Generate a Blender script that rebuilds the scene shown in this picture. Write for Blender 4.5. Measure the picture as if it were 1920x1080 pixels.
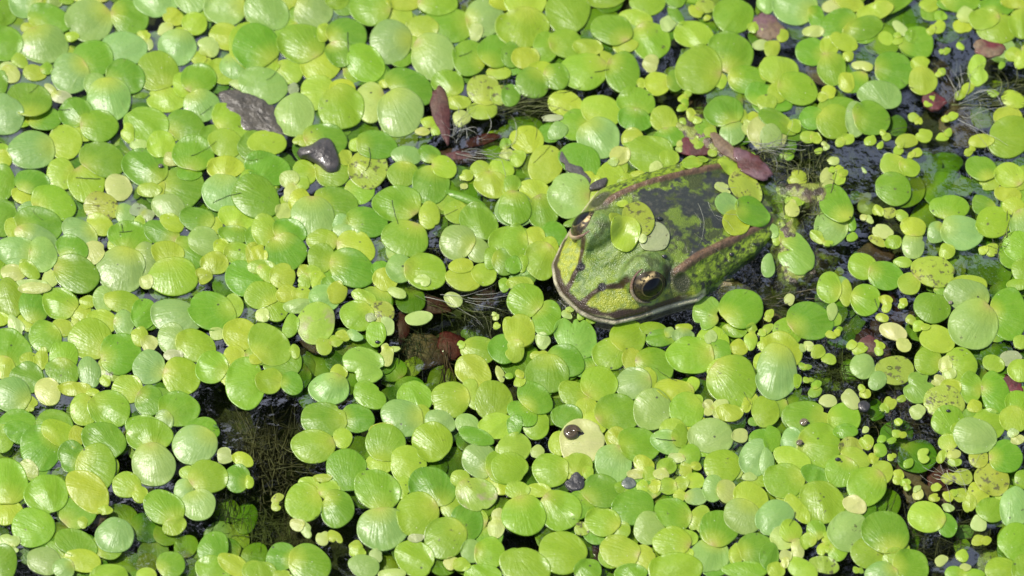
import bpy, bmesh, math, random
import numpy as np
from mathutils import Vector, Matrix
random.seed(7); rng = np.random.default_rng(7)
for o in list(bpy.data.objects): bpy.data.objects.remove(o)
scene = bpy.context.scene
R = math.radians
# ------------------------------------------------------------------ camera, sky, sun, exposure (1 unit = 1 cm)
EL = 58.0                      # camera elevation above the water
CD = 90.0                      # camera distance
LENS = 36.0 * CD / 19.2
SE, CE = math.sin(R(EL)), math.cos(R(EL))
CAM = np.array([0.0, -CD * CE, CD * SE])
cam = bpy.data.cameras.new('camera'); camo = bpy.data.objects.new('camera', cam)
scene.collection.objects.link(camo)
camo.location = CAM; camo.rotation_euler = (R(90 - EL), 0, 0)
cam.lens = LENS; cam.sensor_width = 36; cam.clip_start = 1; cam.clip_end = 3000
cam.dof.use_dof = True; cam.dof.focus_distance = CD - 1.0; cam.dof.aperture_fstop = 0.2
scene.camera = camo
SUN_EL, SUN_AZ = 60.0, 288.0    # degrees; azimuth clockwise from +Y (the far side)
w = bpy.data.worlds.new('World'); scene.world = w; w.use_nodes = True
nt = w.node_tree; nt.nodes.clear()
sky = nt.nodes.new('ShaderNodeTexSky'); sky.sky_type = 'NISHITA'; sky.sun_disc = False
sky.sun_elevation = R(SUN_EL); sky.sun_rotation = R(SUN_AZ)
sky.air_density = 1.0; sky.dust_density = 3.0; sky.ozone_density = 1.0
bg = nt.nodes.new('ShaderNodeBackground'); bg.inputs[1].default_value = 0.14
wo = nt.nodes.new('ShaderNodeOutputWorld')
nt.links.new(sky.outputs[0], bg.inputs[0]); nt.links.new(bg.outputs[0], wo.inputs[0])
sl = bpy.data.lights.new('sun', 'SUN'); so = bpy.data.objects.new('sun', sl); scene.collection.objects.link(so)
sl.energy = 3.3; sl.angle = R(0.6); sl.color = (1, .955, .88)
sd = Vector((math.sin(R(SUN_AZ)) * math.cos(R(SUN_EL)), math.cos(R(SUN_AZ)) * math.cos(R(SUN_EL)), math.sin(R(SUN_EL))))
so.rotation_euler = sd.to_track_quat('Z', 'Y').to_euler(); so.location = sd * 60
scene.view_settings.view_transform = 'Standard'; scene.view_settings.look = 'None'
scene.view_settings.gamma = 1; scene.view_settings.exposure = 0.15
scene.cycles.use_denoising = True
try: scene.cycles.max_bounces = 8; scene.cycles.transparent_max_bounces = 12
except Exception: pass

# ------------------------------------------------------------------ helpers
def ray(px, py):
    """direction of the photograph's pixel (1920x1080) in the world"""
    x = (np.asarray(px, float) - 960) / 1920 * 36 / LENS
    y = -(np.asarray(py, float) - 540) / 1920 * 36 / LENS
    return x, y * SE + CE, y * CE - SE
def ground(px, py, z=0.0):
    dx, dy, dz = ray(px, py)
    t = (z - CAM[2]) / dz
    return CAM[0] + dx * t, CAM[1] + dy * t
def topix(x, y, z=0.0):
    rx, ry, rz = x - CAM[0], y - CAM[1], z - CAM[2]
    f = ry * CE - rz * SE; u = ry * SE + rz * CE
    return 960 + rx / f * LENS / 36 * 1920, 540 - u / f * LENS / 36 * 1920
_L = np.random.default_rng(3).random((64, 64, 64))
def vnoise(x, y, z=0.0):
    x, y, z = np.broadcast_arrays(np.asarray(x, float), y, z)
    i, j, k = np.floor(x).astype(int), np.floor(y).astype(int), np.floor(z).astype(int)
    fx, fy, fz = x - i, y - j, z - k
    fx, fy, fz = [f * f * (3 - 2 * f) for f in (fx, fy, fz)]
    g = lambda a, b, c: _L[(i + a) & 63, (j + b) & 63, (k + c) & 63]
    l = lambda a, b, t: a + (b - a) * t
    return l(l(l(g(0,0,0), g(1,0,0), fx), l(g(0,1,0), g(1,1,0), fx), fy),
             l(l(g(0,0,1), g(1,0,1), fx), l(g(0,1,1), g(1,1,1), fx), fy), fz)
def fbm(x, y, z=0.0, o=4):
    s = 0; a = .5
    for q in range(o):
        s = s + a * vnoise(x * 2**q + 11 * q, y * 2**q + 5 * q, np.asarray(z) * 2**q); a *= .5
    return s / (1 - .5**o)
def sstep(a, b, x):
    t = np.clip((x - a) / (b - a), 0, 1); return t * t * (3 - 2 * t)
def mesh_np(name, V, F, mats, cols=None, uvs=None, smooth=True, parent=None, link=True):
    me = bpy.data.meshes.new(name)
    me.from_pydata([tuple(v) for v in V] if not isinstance(V, np.ndarray) else V.tolist(), [], F)
    for m in (mats if isinstance(mats, list) else [mats]): me.materials.append(m)
    if cols is not None:
        a = me.color_attributes.new('Col', 'FLOAT_COLOR', 'POINT')
        a.data.foreach_set('color', np.asarray(cols, np.float32).ravel())
    if uvs is not None:
        uv = me.uv_layers.new(name='UVMap')
        li = np.empty(len(me.loops), np.int32); me.loops.foreach_get('vertex_index', li)
        uv.data.foreach_set('uv', np.asarray(uvs, np.float32)[li].ravel())
    if smooth: me.polygons.foreach_set('use_smooth', [True] * len(me.polygons))
    o = bpy.data.objects.new(name, me)
    if link: scene.collection.objects.link(o)
    if parent: o.parent = parent
    return o
def tag(o, label=None, cat=None, group=None, kind=None):
    if label: o['label'] = label
    if cat: o['category'] = cat
    if group: o['group'] = group
    if kind: o['kind'] = kind
    return o
def empty(name, loc):
    o = bpy.data.objects.new(name, None); scene.collection.objects.link(o); o.location = loc
    o.empty_display_size = .1
    return o

# ------------------------------------------------------------------ materials
def mat(name):
    m = bpy.data.materials.new(name); m.use_nodes = True; n = m.node_tree; n.nodes.clear()
    out = n.nodes.new('ShaderNodeOutputMaterial'); return m, n, out
def N(n, t, **k):
    d = n.nodes.new(t)
    for a, b in k.items():
        if a.startswith('i'): d.inputs[int(a[1:])].default_value = b
        else: setattr(d, a, b)
    return d
def mathn(n, op, a, b=None, clamp=False):
    d = n.nodes.new('ShaderNodeMath'); d.operation = op; d.use_clamp = clamp
    for i, q in enumerate((a, b)):
        if q is None: continue
        if isinstance(q, (int, float)): d.inputs[i].default_value = q
        else: n.links.new(q, d.inputs[i])
    return d.outputs[0]
def mixc(n, fac, a, b, mode='MIX'):
    d = n.nodes.new('ShaderNodeMix'); d.data_type = 'RGBA'; d.blend_type = mode
    for s, q in ((d.inputs[0], fac), (d.inputs[6], a), (d.inputs[7], b)):
        if isinstance(q, (int, float)): s.default_value = q
        elif isinstance(q, tuple): s.default_value = q if len(q) == 4 else q + (1,)
        else: n.links.new(q, s)
    return d.outputs[2]
def ramp(n, src, pts):
    d = n.nodes.new('ShaderNodeValToRGB'); n.links.new(src, d.inputs[0]); e = d.color_ramp.elements
    while len(e) < len(pts): e.new(.5)
    for q, (p, c) in zip(e, pts):
        q.position = p; q.color = (c, c, c, 1) if isinstance(c, (int, float)) else c + (1,)
    return d.outputs[0]
def principled(n, **k):
    p = n.nodes.new('ShaderNodeBsdfPrincipled')
    for a, v in k.items(): p.inputs[a.replace('_', ' ')].default_value = v
    return p

def frond_material():
    m, n, out = mat('duckweed_frond'); L = n.links.new
    at = N(n, 'ShaderNodeAttribute', attribute_name='Col')
    uv = N(n, 'ShaderNodeUVMap', uv_map='UVMap'); sp = N(n, 'ShaderNodeSeparateXYZ'); L(uv.outputs[0], sp.inputs[0])
    oi = N(n, 'ShaderNodeObjectInfo'); rnd = mathn(n, 'MULTIPLY', oi.outputs['Random'], 91.0)
    ang = mathn(n, 'ARCTAN2', sp.outputs[1], mathn(n, 'ADD', sp.outputs[0], 0.12))
    ln = n.nodes.new('ShaderNodeVectorMath'); ln.operation = 'LENGTH'; L(uv.outputs[0], ln.inputs[0])
    cb = N(n, 'ShaderNodeCombineXYZ'); L(mathn(n, 'MULTIPLY', ang, 5.5), cb.inputs[0]); L(mathn(n, 'MULTIPLY', ln.outputs[1], .9), cb.inputs[1]); L(rnd, cb.inputs[2])
    vein = N(n, 'ShaderNodeTexNoise', i2=1.6, i3=3.0, i4=.6); L(cb.outputs[0], vein.inputs[0])
    tc = N(n, 'ShaderNodeTexCoord')
    geo = N(n, 'ShaderNodeNewGeometry')
    nz = N(n, 'ShaderNodeTexNoise', i2=3.0, i3=3.0, i4=.6); L(geo.outputs['Position'], nz.inputs[0])
    fine = N(n, 'ShaderNodeTexNoise', i2=38.0, i3=2.0, i4=.6); L(geo.outputs['Position'], fine.inputs[0])
    # colour: pigment (with the painted sheen of tone b), pale veins, blotches, specks
    vr = ramp(n, vein.outputs[0], [(.36, 0.0), (.66, 1.0)])
    hs = mixc(n, mathn(n, 'MULTIPLY', vr, .13), at.outputs[0], (.46, .60, .10))
    hs = mixc(n, mathn(n, 'MULTIPLY', ramp(n, nz.outputs[0], [(.35, 1.0), (.6, 0.0)]), .35), hs, mixc(n, 1.0, at.outputs[0], (.72, .86, .6), 'MULTIPLY'))
    cell = N(n, 'ShaderNodeTexVoronoi', i2=42.0); L(geo.outputs['Position'], cell.inputs[0])
    hs = mixc(n, mathn(n, 'MULTIPLY', ramp(n, cell.outputs['Distance'], [(.0, 1.0), (.5, .0)]), .10), hs, (.55, .68, .25))
    spn = N(n, 'ShaderNodeTexNoise', i2=7.0, i3=4.0, i4=.65); L(geo.outputs['Position'], spn.inputs[0])
    sv = mathn(n, 'ADD', spn.outputs[0], mathn(n, 'MULTIPLY', at.outputs['Alpha'], .27))
    smask = ramp(n, sv, [(.725, 0.0), (.79, 1.0)])
    hs = mixc(n, mathn(n, 'MULTIPLY', smask, .85), hs, (.10, .09, .035))
    dv = N(n, 'ShaderNodeTexVoronoi', i2=2.6); L(geo.outputs['Position'], dv.inputs[0])
    dots = ramp(n, dv.outputs['Distance'], [(.045, 1.0), (.075, 0.0)])
    dcol = N(n, 'ShaderNodeSeparateColor'); L(dv.outputs['Color'], dcol.inputs[0])
    dm = mathn(n, 'MULTIPLY', dots, ramp(n, dcol.outputs[0], [(.52, 0.0), (.56, .85)]))
    hs = mixc(n, dm, hs, (.05, .05, .03))
    # pale grains of pollen and damp specks
    pv = N(n, 'ShaderNodeTexVoronoi', i2=7.0); L(geo.outputs['Position'], pv.inputs[0])
    pcol = N(n, 'ShaderNodeSeparateColor'); L(pv.outputs['Color'], pcol.inputs[0])
    pm = mathn(n, 'MULTIPLY', ramp(n, pv.outputs['Distance'], [(.05, .8), (.09, 0.0)]), ramp(n, pcol.outputs[1], [(.66, 0.0), (.7, 1.0)]))
    hs = mixc(n, pm, hs, (.68, .72, .5))
    p = principled(n, Roughness=.36, IOR=1.45, Coat_Weight=.6, Coat_Roughness=.32)
    L(hs, p.inputs['Base Color'])
    rr = mathn(n, 'ADD', mathn(n, 'MULTIPLY', fine.outputs[0], .16), .29); L(rr, p.inputs['Roughness'])
    b1 = N(n, 'ShaderNodeBump', i0=.20, i1=.05); L(vein.outputs[0], b1.inputs['Height'])
    b2 = N(n, 'ShaderNodeBump', i0=.13, i1=.01); L(fine.outputs[0], b2.inputs['Height']); L(b1.outputs[0], b2.inputs['Normal'])
    b3 = N(n, 'ShaderNodeBump', i0=.5, i1=.05); L(nz.outputs[0], b3.inputs['Height']); L(b2.outputs[0], b3.inputs['Normal'])
    L(b3.outputs[0], p.inputs['Normal']); L(b3.outputs[0], p.inputs['Coat Normal'])
    tr = N(n, 'ShaderNodeBsdfTranslucent'); L(mixc(n, 1.0, hs, (1.0, 1.0, .45), 'MULTIPLY'), tr.inputs[0]); L(b3.outputs[0], tr.inputs['Normal'])
    mx = N(n, 'ShaderNodeMixShader', i0=.22); L(p.outputs[0], mx.inputs[1]); L(tr.outputs[0], mx.inputs[2]); L(mx.outputs[0], out.inputs[0])
    return m
FROND = frond_material()

def col_material(name, rough, bump=.3, bscale=20.0, coat=0.0, mott=.25, coatr=.1):
    m, n, out = mat(name); L = n.links.new
    at = N(n, 'ShaderNodeAttribute', attribute_name='Col'); geo = N(n, 'ShaderNodeNewGeometry')
    nz = N(n, 'ShaderNodeTexNoise', i2=bscale, i3=4.0, i4=.6); L(geo.outputs['Position'], nz.inputs[0])
    c = mixc(n, mathn(n, 'MULTIPLY', ramp(n, nz.outputs[0], [(.35, 1.0), (.65, 0.0)]), mott), at.outputs[0], mixc(n, 1.0, at.outputs[0], (.35, .35, .35), 'MULTIPLY'))
    p = principled(n, Roughness=rough, Coat_Weight=coat, Coat_Roughness=coatr); L(c, p.inputs['Base Color'])
    b = N(n, 'ShaderNodeBump', i0=bump, i1=.04); L(nz.outputs[0], b.inputs['Height']); L(b.outputs[0], p.inputs['Normal'])
    L(p.outputs[0], out.inputs[0]); return m
LEAF = col_material('rotting_leaf', .55, .5, 14, .08, .6)
MUD = col_material('wet_mud', .34, .8, 9, .55, .5, .12)
STRAND = col_material('algae_strand', .5, .1, 20, 0, .3)
SHELL = col_material('snail_shell', .12, .15, 10, .9, .3, .05)

def water_material():
    m, n, out = mat('pond_water'); L = n.links.new
    geo = N(n, 'ShaderNodeNewGeometry')
    a = N(n, 'ShaderNodeTexNoise', i2=.9, i3=2.0, i4=.5); L(geo.outputs['Position'], a.inputs[0])
    b = N(n, 'ShaderNodeTexNoise', i2=5.0, i3=2.0, i4=.5); L(geo.outputs['Position'], b.inputs[0])
    b1 = N(n, 'ShaderNodeBump', i0=.22, i1=.12); L(a.outputs[0], b1.inputs['Height'])
    b2 = N(n, 'ShaderNodeBump', i0=.10, i1=.035); L(b.outputs[0], b2.inputs['Height']); L(b1.outputs[0], b2.inputs['Normal'])
    fr = N(n, 'ShaderNodeFresnel', i0=1.36); L(b2.outputs[0], fr.inputs['Normal'])
    fm = N(n, 'ShaderNodeTexNoise', i2=.95, i3=1.5, i4=.5, i8=.9); L(geo.outputs['Position'], fm.inputs[0])
    sky_patch = ramp(n, fm.outputs[0], [(.47, 0.0), (.52, .30)]); fac = mathn(n, 'MAXIMUM', fr.outputs[0], sky_patch)  # patches of stronger mirroring put in to imitate bright sky reflections
    gl = N(n, 'ShaderNodeBsdfGlossy'); gl.inputs['Roughness'].default_value = .045; L(b2.outputs[0], gl.inputs['Normal'])
    tr = N(n, 'ShaderNodeBsdfTransparent'); tr.inputs[0].default_value = (.70, .78, .60, 1)
    mx = N(n, 'ShaderNodeMixShader'); L(fac, mx.inputs[0]); L(tr.outputs[0], mx.inputs[1]); L(gl.outputs[0], mx.inputs[2])
    L(mx.outputs[0], out.inputs[0]); return m
def bed_material():
    m, n, out = mat('pond_bed'); L = n.links.new
    geo = N(n, 'ShaderNodeNewGeometry')
    a = N(n, 'ShaderNodeTexNoise', i2=.55, i3=6.0, i4=.62); L(geo.outputs['Position'], a.inputs[0])
    b = N(n, 'ShaderNodeTexNoise', i2=4.0, i3=6.0, i4=.7, i8=.6); L(geo.outputs['Position'], b.inputs[0])
    c = mixc(n, ramp(n, a.outputs[0], [(.38, 0.0), (.6, 1.0)]), (.11, .09, .05), (.11, .14, .035))
    c = mixc(n, ramp(n, b.outputs[0], [(.5, 0.0), (.75, .7)]), c, (.17, .18, .06))
    c = mixc(n, ramp(n, b.outputs[0], [(.25, .8), (.45, .0)]), c, (.022, .022, .015))
    p = principled(n, Roughness=.9); L(c, p.inputs['Base Color'])
    bp = N(n, 'ShaderNodeBump', i0=1.0, i1=.3); L(b.outputs[0], bp.inputs['Height']); L(bp.outputs[0], p.inputs['Normal'])
    L(p.outputs[0], out.inputs[0]); return m
# ------------------------------------------------------------------ setting: pond bed and water
def sheet(name, x0, x1, y0, y1, nx, ny, zf, m, kind):
    X, Y = np.meshgrid(np.linspace(x0, x1, nx), np.linspace(y0, y1, ny)); Z = zf(X, Y)
    V = np.stack([X, Y, Z], -1).reshape(-1, 3)
    F = [(j*nx+i, j*nx+i+1, (j+1)*nx+i+1, (j+1)*nx+i) for j in range(ny-1) for i in range(nx-1)]
    return tag(mesh_np(name, V, F, m), kind=kind)
sheet('pond_bed', -60, 60, -50, 70, 240, 240, lambda x, y: -1.15 + .9 * fbm(x*.45+40, y*.45+40) , bed_material(), 'structure')
sheet('water', -60, 60, -50, 70, 2, 2, lambda x, y: 0*x, water_material(), 'structure')

# unseen tree added on the far side, to give the water something dark to mirror
def added_mirror_tree():
    r = np.random.default_rng(12)
    root = bpy.data.objects.new('added_mirror_tree', None); scene.collection.objects.link(root); root.location = (0, 620, -30)
    tag(root, 'dark tree added out of view for the water gaps to mirror', 'tree')
    mb, nb, ob = mat('added_mirror_tree_bark'); pb = principled(nb, Roughness=.9); pb.inputs['Base Color'].default_value = (.06, .045, .03, 1)
    nzb = N(nb, 'ShaderNodeTexNoise', i2=.2, i3=5.0); bpb = N(nb, 'ShaderNodeBump', i0=.8, i1=2.0); nb.links.new(nzb.outputs[0], bpb.inputs['Height']); nb.links.new(bpb.outputs[0], pb.inputs['Normal']); nb.links.new(pb.outputs[0], ob.inputs[0])
    ml, nl, ol = mat('added_mirror_tree_leaf'); pl_ = principled(nl, Roughness=.5); oi = N(nl, 'ShaderNodeNewGeometry')
    nl.links.new(mixc(nl, oi.outputs['Random Per Island'], (.03, .06, .012), (.06, .11, .02)), pl_.inputs['Base Color']); nl.links.new(pl_.outputs[0], ol.inputs[0])
    def tube(pts, rads):
        V = []; F = []
        for i, (p, q) in enumerate(zip(pts, rads)):
            for e in range(10): a = e*math.pi/5; V.append((p[0] + q*math.cos(a), p[1] + q*math.sin(a)*.7, p[2] + q*math.sin(a)*.5))
            if i: F += [((i-1)*10+e, (i-1)*10+(e+1) % 10, i*10+(e+1) % 10, i*10+e) for e in range(10)]
        return V, F
    V, F = tube([(0, 0, 0), (5, -15, 200), (-10, -50, 420), (0, -120, 640), (10, -220, 800)], [38, 28, 24, 17, 9]); mesh_np('added_mirror_tree_trunk', np.array(V, float), F, mb, parent=root)
    cl = []
    for i in range(20):
        a = r.uniform(-1, 1); x = a*620; y = r.uniform(-360, 60); z = r.uniform(420, 940) - abs(a)*120
        cl.append((x, y, z)); V, F = tube([(0, -60, 420 + 5*i), (x*.5, (y-60)*.5, 430 + (z-420)*.6), (x, y, z)], [9, 5, 2])
        if i % 4 == 0: mesh_np('added_mirror_tree_limb', np.array(V, float), F, mb, parent=root)
    V = []; F = []
    for c in cl:
        n = 120; P = r.normal(0, 1, (n, 3)); P /= np.linalg.norm(P, axis=1)[:, None]; P *= r.uniform(.3, 1, (n, 1))**.5*np.array([95, 70, 55])*r.uniform(.7, 1.2)
        for p in P:
            d1 = r.normal(0, 1, 3); d1 /= np.linalg.norm(d1); d2 = np.cross(d1, r.normal(0, 1, 3)); d2 /= np.linalg.norm(d2); s_ = r.uniform(16, 34); b = len(V); q = np.array(c) + p
            V += [q - d1*s_, q + d2*s_*.5, q + d1*s_, q - d2*s_*.5]; F.append((b, b+1, b+2, b+3))
    mesh_np('added_mirror_tree_crown', np.array(V), F, ml, smooth=False, parent=root)
added_mirror_tree()
# ------------------------------------------------------------------ the frog
FA = R(35); FO = np.array([1.07, -.44])
_ss = np.linspace(-1, 9, 1001); _ang = R(42) + (R(31) - R(42)) * sstep(1.2, 3.0, _ss)
_cx = FO[0] + np.cumsum(np.cos(_ang))*.01; _cy = FO[1] + np.cumsum(np.sin(_ang))*.01
_cx += FO[0] - np.interp(0, _ss, _cx); _cy += FO[1] - np.interp(0, _ss, _cy)
FB = np.array([math.cos(R(42)), math.sin(R(42))]); FP = np.array([math.sin(R(42)), -math.cos(R(42))])   # head: backwards, and towards the near side
def fw(s, v, z):
    a = float(np.interp(s, _ss, _ang)); return (float(np.interp(s, _ss, _cx)) + v*math.sin(a), float(np.interp(s, _ss, _cy)) - v*math.cos(a), z)
def sv(x, y):
    s = (x-FO[0])*math.cos(FA) + (y-FO[1])*math.sin(FA)
    for _ in range(10):
        a = np.interp(s, _ss, _ang); ux, uy = x - np.interp(s, _ss, _cx), y - np.interp(s, _ss, _cy)
        s = s + (ux*np.cos(a) + uy*np.sin(a))*.8
    return s, ux*np.sin(a) - uy*np.cos(a)
EYE_S, EYE_V, EYE_Z, EYE_R = 1.24, .70, .48, .385
SK = [0, .04, .15, .36, .8, 1.3, 2.0, 2.4, 3.0, 3.6, 4.2, 4.8, 5.15, 5.25]
WK = [0, .30, .57, .86, 1.08, 1.26, 1.52, 1.42, 1.30, 1.20, 1.0, .75, .4, 0]
TK = [.16, .21, .31, .42, .58, .70, .72, .68, .50, .27, .06, -.08, -.18, -.2]
BK = [-.02, -.12, -.2, -.3, -.45, -.6, -.75, -.8, -.85, -.85, -.75, -.55, -.35, -.2]
def make_frog():
    root = empty('frog', fw(2, 0, 0))
    tag(root, 'bright green frog with brown stripes, head raised among the duckweed', 'frog')
    inv = Matrix.Translation(root.location).inverted()
    bm = bmesh.new(); ss = np.concatenate([np.linspace(0, .4, 12)[1:]**1, np.linspace(.45, 5.2, 60)]); nt_ = 64
    rings = []
    for s in ss:
        W = np.interp(s, SK, WK); T = np.interp(s, SK, TK); B = np.interp(s, SK, BK); zl = min(.13, T - .04)
        rg = []
        for k in range(nt_):
            th = 2*math.pi*k/nt_; c, q = math.cos(th), math.sin(th)
            v = W * np.sign(c) * abs(c)**.92
            if q >= 0: z = zl + (T - zl) * q**(1.15)
            else: z = zl + (B - zl) * (-q)**.8
            rg.append(bm.verts.new(fw(s, v, z)))
        rings.append(rg)
    for a, b in zip(rings, rings[1:]):
        for k in range(nt_): bm.faces.new((a[k], a[(k+1) % nt_], b[(k+1) % nt_], b[k]))
    bm.faces.new(rings[0][::-1]); bm.faces.new(rings[-1])
    def ball(s, v, z, r, sc=(1, 1, 1)):
        M = Matrix.Translation(fw(s, v, z)) @ Matrix.Rotation(FA, 4, 'Z') @ Matrix.Diagonal((r*sc[0], r*sc[1], r*sc[2], 1))
        bmesh.ops.create_icosphere(bm, subdivisions=3 if r > .15 else 2, radius=1, matrix=M)
    for sg in (-1, 1):
        ball(1.32, sg*.61, .50, .45, (1.12, .95, 1.02))          # brow over the eye
        ball(1.58, sg*.62, .48, .36, (1.2, .9, .9))
    def limb(pts):
        for (s0, v0, z0, r0), (s1, v1, z1, r1) in zip(pts, pts[1:]):
            d = math.dist((s0, v0, z0), (s1, v1, z1)); n = max(2, int(d / (min(r0, r1) * .35)))
            for i in range(n + 1):
                t = i / n; ball(s0+(s1-s0)*t, v0+(v1-v0)*t, z0+(z1-z0)*t, r0+(r1-r0)*t)
    for sg in (-1, 1):
        limb([(2.6, sg*1.1, -.25, .34), (2.98, sg*1.66, -.30, .25), (3.12, sg*1.86, -.32, .22), (2.7, sg*2.1, -.45, .15), (2.45, sg*2.2, -.52, .13)])
        for a, ln in ((-60, .42), (-25, .5), (10, .55), (48, .42)):
            dx, dy = -math.cos(R(a)), math.sin(R(a))*sg
            limb([(2.42, sg*2.22, -.53, .085), (2.42+dx*ln*.5, sg*2.22+dy*ln*.5, -.52, .055), (2.42+dx*ln, sg*2.22+dy*ln, -.60, .045)])
        limb([(4.75, sg*.45, -.46, .44), (4.45, sg*1.05, -.42, .46), (4.1, sg*1.75, -.38, .42), (3.98, sg*1.95, -.35, .38),
              (4.4, sg*2.02, -.36, .36), (4.9, sg*1.80, -.40, .30), (5.35, sg*1.45, -.5, .20), (5.6, sg*1.25, -.6, .16), (6.3, sg*1.6, -.8, .12)])
        for a, ln in ((-30, .7), (-12, .95), (6, 1.15), (24, 1.0), (42, .7)):
            dx, dy = math.cos(R(a)), math.sin(R(a))*sg
            limb([(6.3, sg*1.6, -.8, .09), (6.3+dx*ln*.5, sg*1.6+dy*ln*.5, -.82, .055), (6.3+dx*ln, sg*1.6+dy*ln, -.9, .04)])
    limb([(4.9, .25, -.36, .40), (5.2, .5, -.27, .36), (5.5, .62, -.28, .32), (5.3, 1.0, -.3, .3)])
    me = bpy.data.meshes.new('tmp'); bm.to_mesh(me); bm.free()
    t = bpy.data.objects.new('tmp', me); scene.collection.objects.link(t)
    md = t.modifiers.new('r', 'REMESH'); md.mode = 'VOXEL'; md.voxel_size = .026
    ms = t.modifiers.new('s', 'SMOOTH'); ms.iterations = 5; ms.factor = .5
    dg = bpy.context.evaluated_depsgraph_get(); em = bpy.data.meshes.new_from_object(t.evaluated_get(dg))
    bpy.data.objects.remove(t)
    nv = len(em.vertices); P = np.empty(nv*3); em.vertices.foreach_get('co', P); P = P.reshape(-1, 3)
    Nn = np.empty(nv*3); em.vertices.foreach_get('normal', Nn); Nn = Nn.reshape(-1, 3)
    S, V = sv(P[:, 0], P[:, 1]); Z = P[:, 2]; AV = np.abs(V); up = Nn[:, 2]
    torso = (AV < np.interp(S, SK, WK) + .06) & (S < 5.2)
    def gd(ds, dv, r): return np.exp(-(ds**2 + dv**2) / (r*r))
    foldv = np.interp(S, [1.6, 2.0, 2.6, 3.4, 4.4, 5.0], [.98, 1.0, .93, .86, .72, .45])
    fold = np.exp(-((AV - foldv)/.085)**2) * sstep(1.62, 1.85, S) * sstep(4.55, 4.1, S) * (up > 0)
    nost = gd(S - .56, AV - .29, .085); nrim = gd(S - .56, AV - .29, .17)
    hx, hv = S - 1.80, V*np.sign(V) - 1.18
    tr_ = np.sqrt(hx**2 + (hv*1.25)**2); tymp = np.exp(-((tr_ - .19)/.035)**2) * (up > .1)
    lipz = .09 + .015*np.sin(S*9)
    groove = np.exp(-((Z - .165)/.02)**2) * (S < 2.15) * torso; lipr = np.exp(-((Z - .10)/.045)**2) * (S < 2.3) * torso
    n1 = fbm(P[:, 0]*7, P[:, 1]*7, Z*7); n2 = fbm(P[:, 0]*18, P[:, 1]*18, Z*18, 3); n3 = fbm(P[:, 0]*3, P[:, 1]*3, Z*3)
    wart = np.clip(fbm(P[:, 0]*9+30, P[:, 1]*9, Z*9, 2) - .5, 0, 1) * sstep(1.9, 2.4, S) * sstep(.55, .8, AV)
    canth = np.exp(-((AV - np.interp(S, [.3, .56, .95], [.25, .31, .50]))/.07)**2) * sstep(.2, .4, S) * sstep(1.1, .9, S) * (up > .2)
    eyeR = np.sqrt((S-EYE_S)**2 + (AV-EYE_V)**2 + (Z-EYE_Z)**2)
    dip = np.exp(-((AV-.22)/.14)**2)*sstep(.7, .95, S)*sstep(1.8, 1.5, S); disp = -.05*dip*(up > .3) + .035*canth + .028*lipr + .085*fold - .10*nost + .06*nrim + .016*tymp - .035*groove + .35*wart*.25 + .02*canth + .012*(n1-.5)*(1-np.clip(sstep(2, 2.4, S)*sstep(.9, .7, AV), 0, 1))
    disp += .035*(fbm(P[:, 0]*3.5+8, P[:, 1]*3.5, Z, 3)-.5)*sstep(1.9, 2.3, S)*torso*(up > .3)
    disp += .016*np.exp(-((AV)/.05)**2)*sstep(.5, .8, S)*sstep(1.5, 1.2, S)
    P = P + Nn*disp[:, None]
    # pigment
    lerp = lambda a, b, t: a + (np.asarray(b) - a) * np.clip(t, 0, 1)[:, None]
    C = np.tile(np.array([.215, .31, .024]), (nv, 1))
    C = lerp(C, (.10, .17, .018), sstep(.48, .62, n1)*.75)
    side = sstep(-.04, .06, AV - np.interp(S, [0, .3, .56, .9, 1.3], [.12, .24, .32, .62, .95])) * sstep(2.3, 1.9, S)
    C = lerp(C, (.40, .44, .024), side * .9)                                # yellow-green cheeks
    C = lerp(C, (.17, .25, .02), side * sstep(.42, .6, n2) * .6)
    brow = sstep(.62, .45, np.sqrt((S-1.32)**2 + (AV-.62)**2)) * sstep(.45, .62, Z)
    C = lerp(C, (.16, .24, .035), brow*.85); C = lerp(C, (.25, .36, .12), brow*sstep(.5, .6, n2)*.5)
    # back
    back = sstep(1.75, 2.05, S + .5*(n3-.5)) * torso
    C = lerp(C, (.20, .30, .02), back); C = lerp(C, (.045, .05, .02), back*sstep(.5, .58, n1)*.85)
    grey = back * sstep(.78, .60, AV + 2.2*(n1-.5) + 1.5*(n3-.5)) * sstep(1.75, 2.0, S + 1.4*(n1-.5)) * sstep(4.6, 4.3, S + 1.5*(n1-.5)) * (1 - .75*sstep(.52, .66, fbm(P[:, 0]*2.6+3, P[:, 1]*2.6, 1, 5) + .25*(n2-.5)))
    C = lerp(C, (.040, .044, .036), grey)
    C = lerp(C, (.10, .10, .07), grey*sstep(.55, .68, n2)*.6); 
    flank = sstep(0, .12, AV - foldv) * sstep(1.95, 2.15, S) * torso
    C = lerp(C, (.24, .35, .015), flank); C = lerp(C, (.05, .07, .01), flank*sstep(.52, .44, n2)*.7)
    C = lerp(C, (.02, .02, .012), flank*sstep(.66, .72, n1))
    net = fbm(P[:, 0]*7+9, P[:, 1]*7, Z*7, 2); C = lerp(C, (.018, .022, .006), flank*sstep(.035, .008, np.abs(net-.5))*.9)
    head = sstep(2.1, 1.8, S)*torso; C = lerp(C, (.08, .17, .03), head*sstep(.53, .62, fbm(P[:, 0]*12+5, P[:, 1]*12, Z*12, 3))*(1-side)*.55)
    ol = sstep(.75, .45, np.sqrt((S-1.45)**2 + (AV-.85)**2)); C = lerp(C, (.05, .065, .015), ol*head*sstep(.44, .6, fbm(P[:, 0]*5+70, P[:, 1]*5, Z*5, 3))*.75)
    C = lerp(C, (.27, .36, .13), head*sstep(.56, .66, fbm(P[:, 0]*10+50, P[:, 1]*10, Z*10, 3))*.45)
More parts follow.
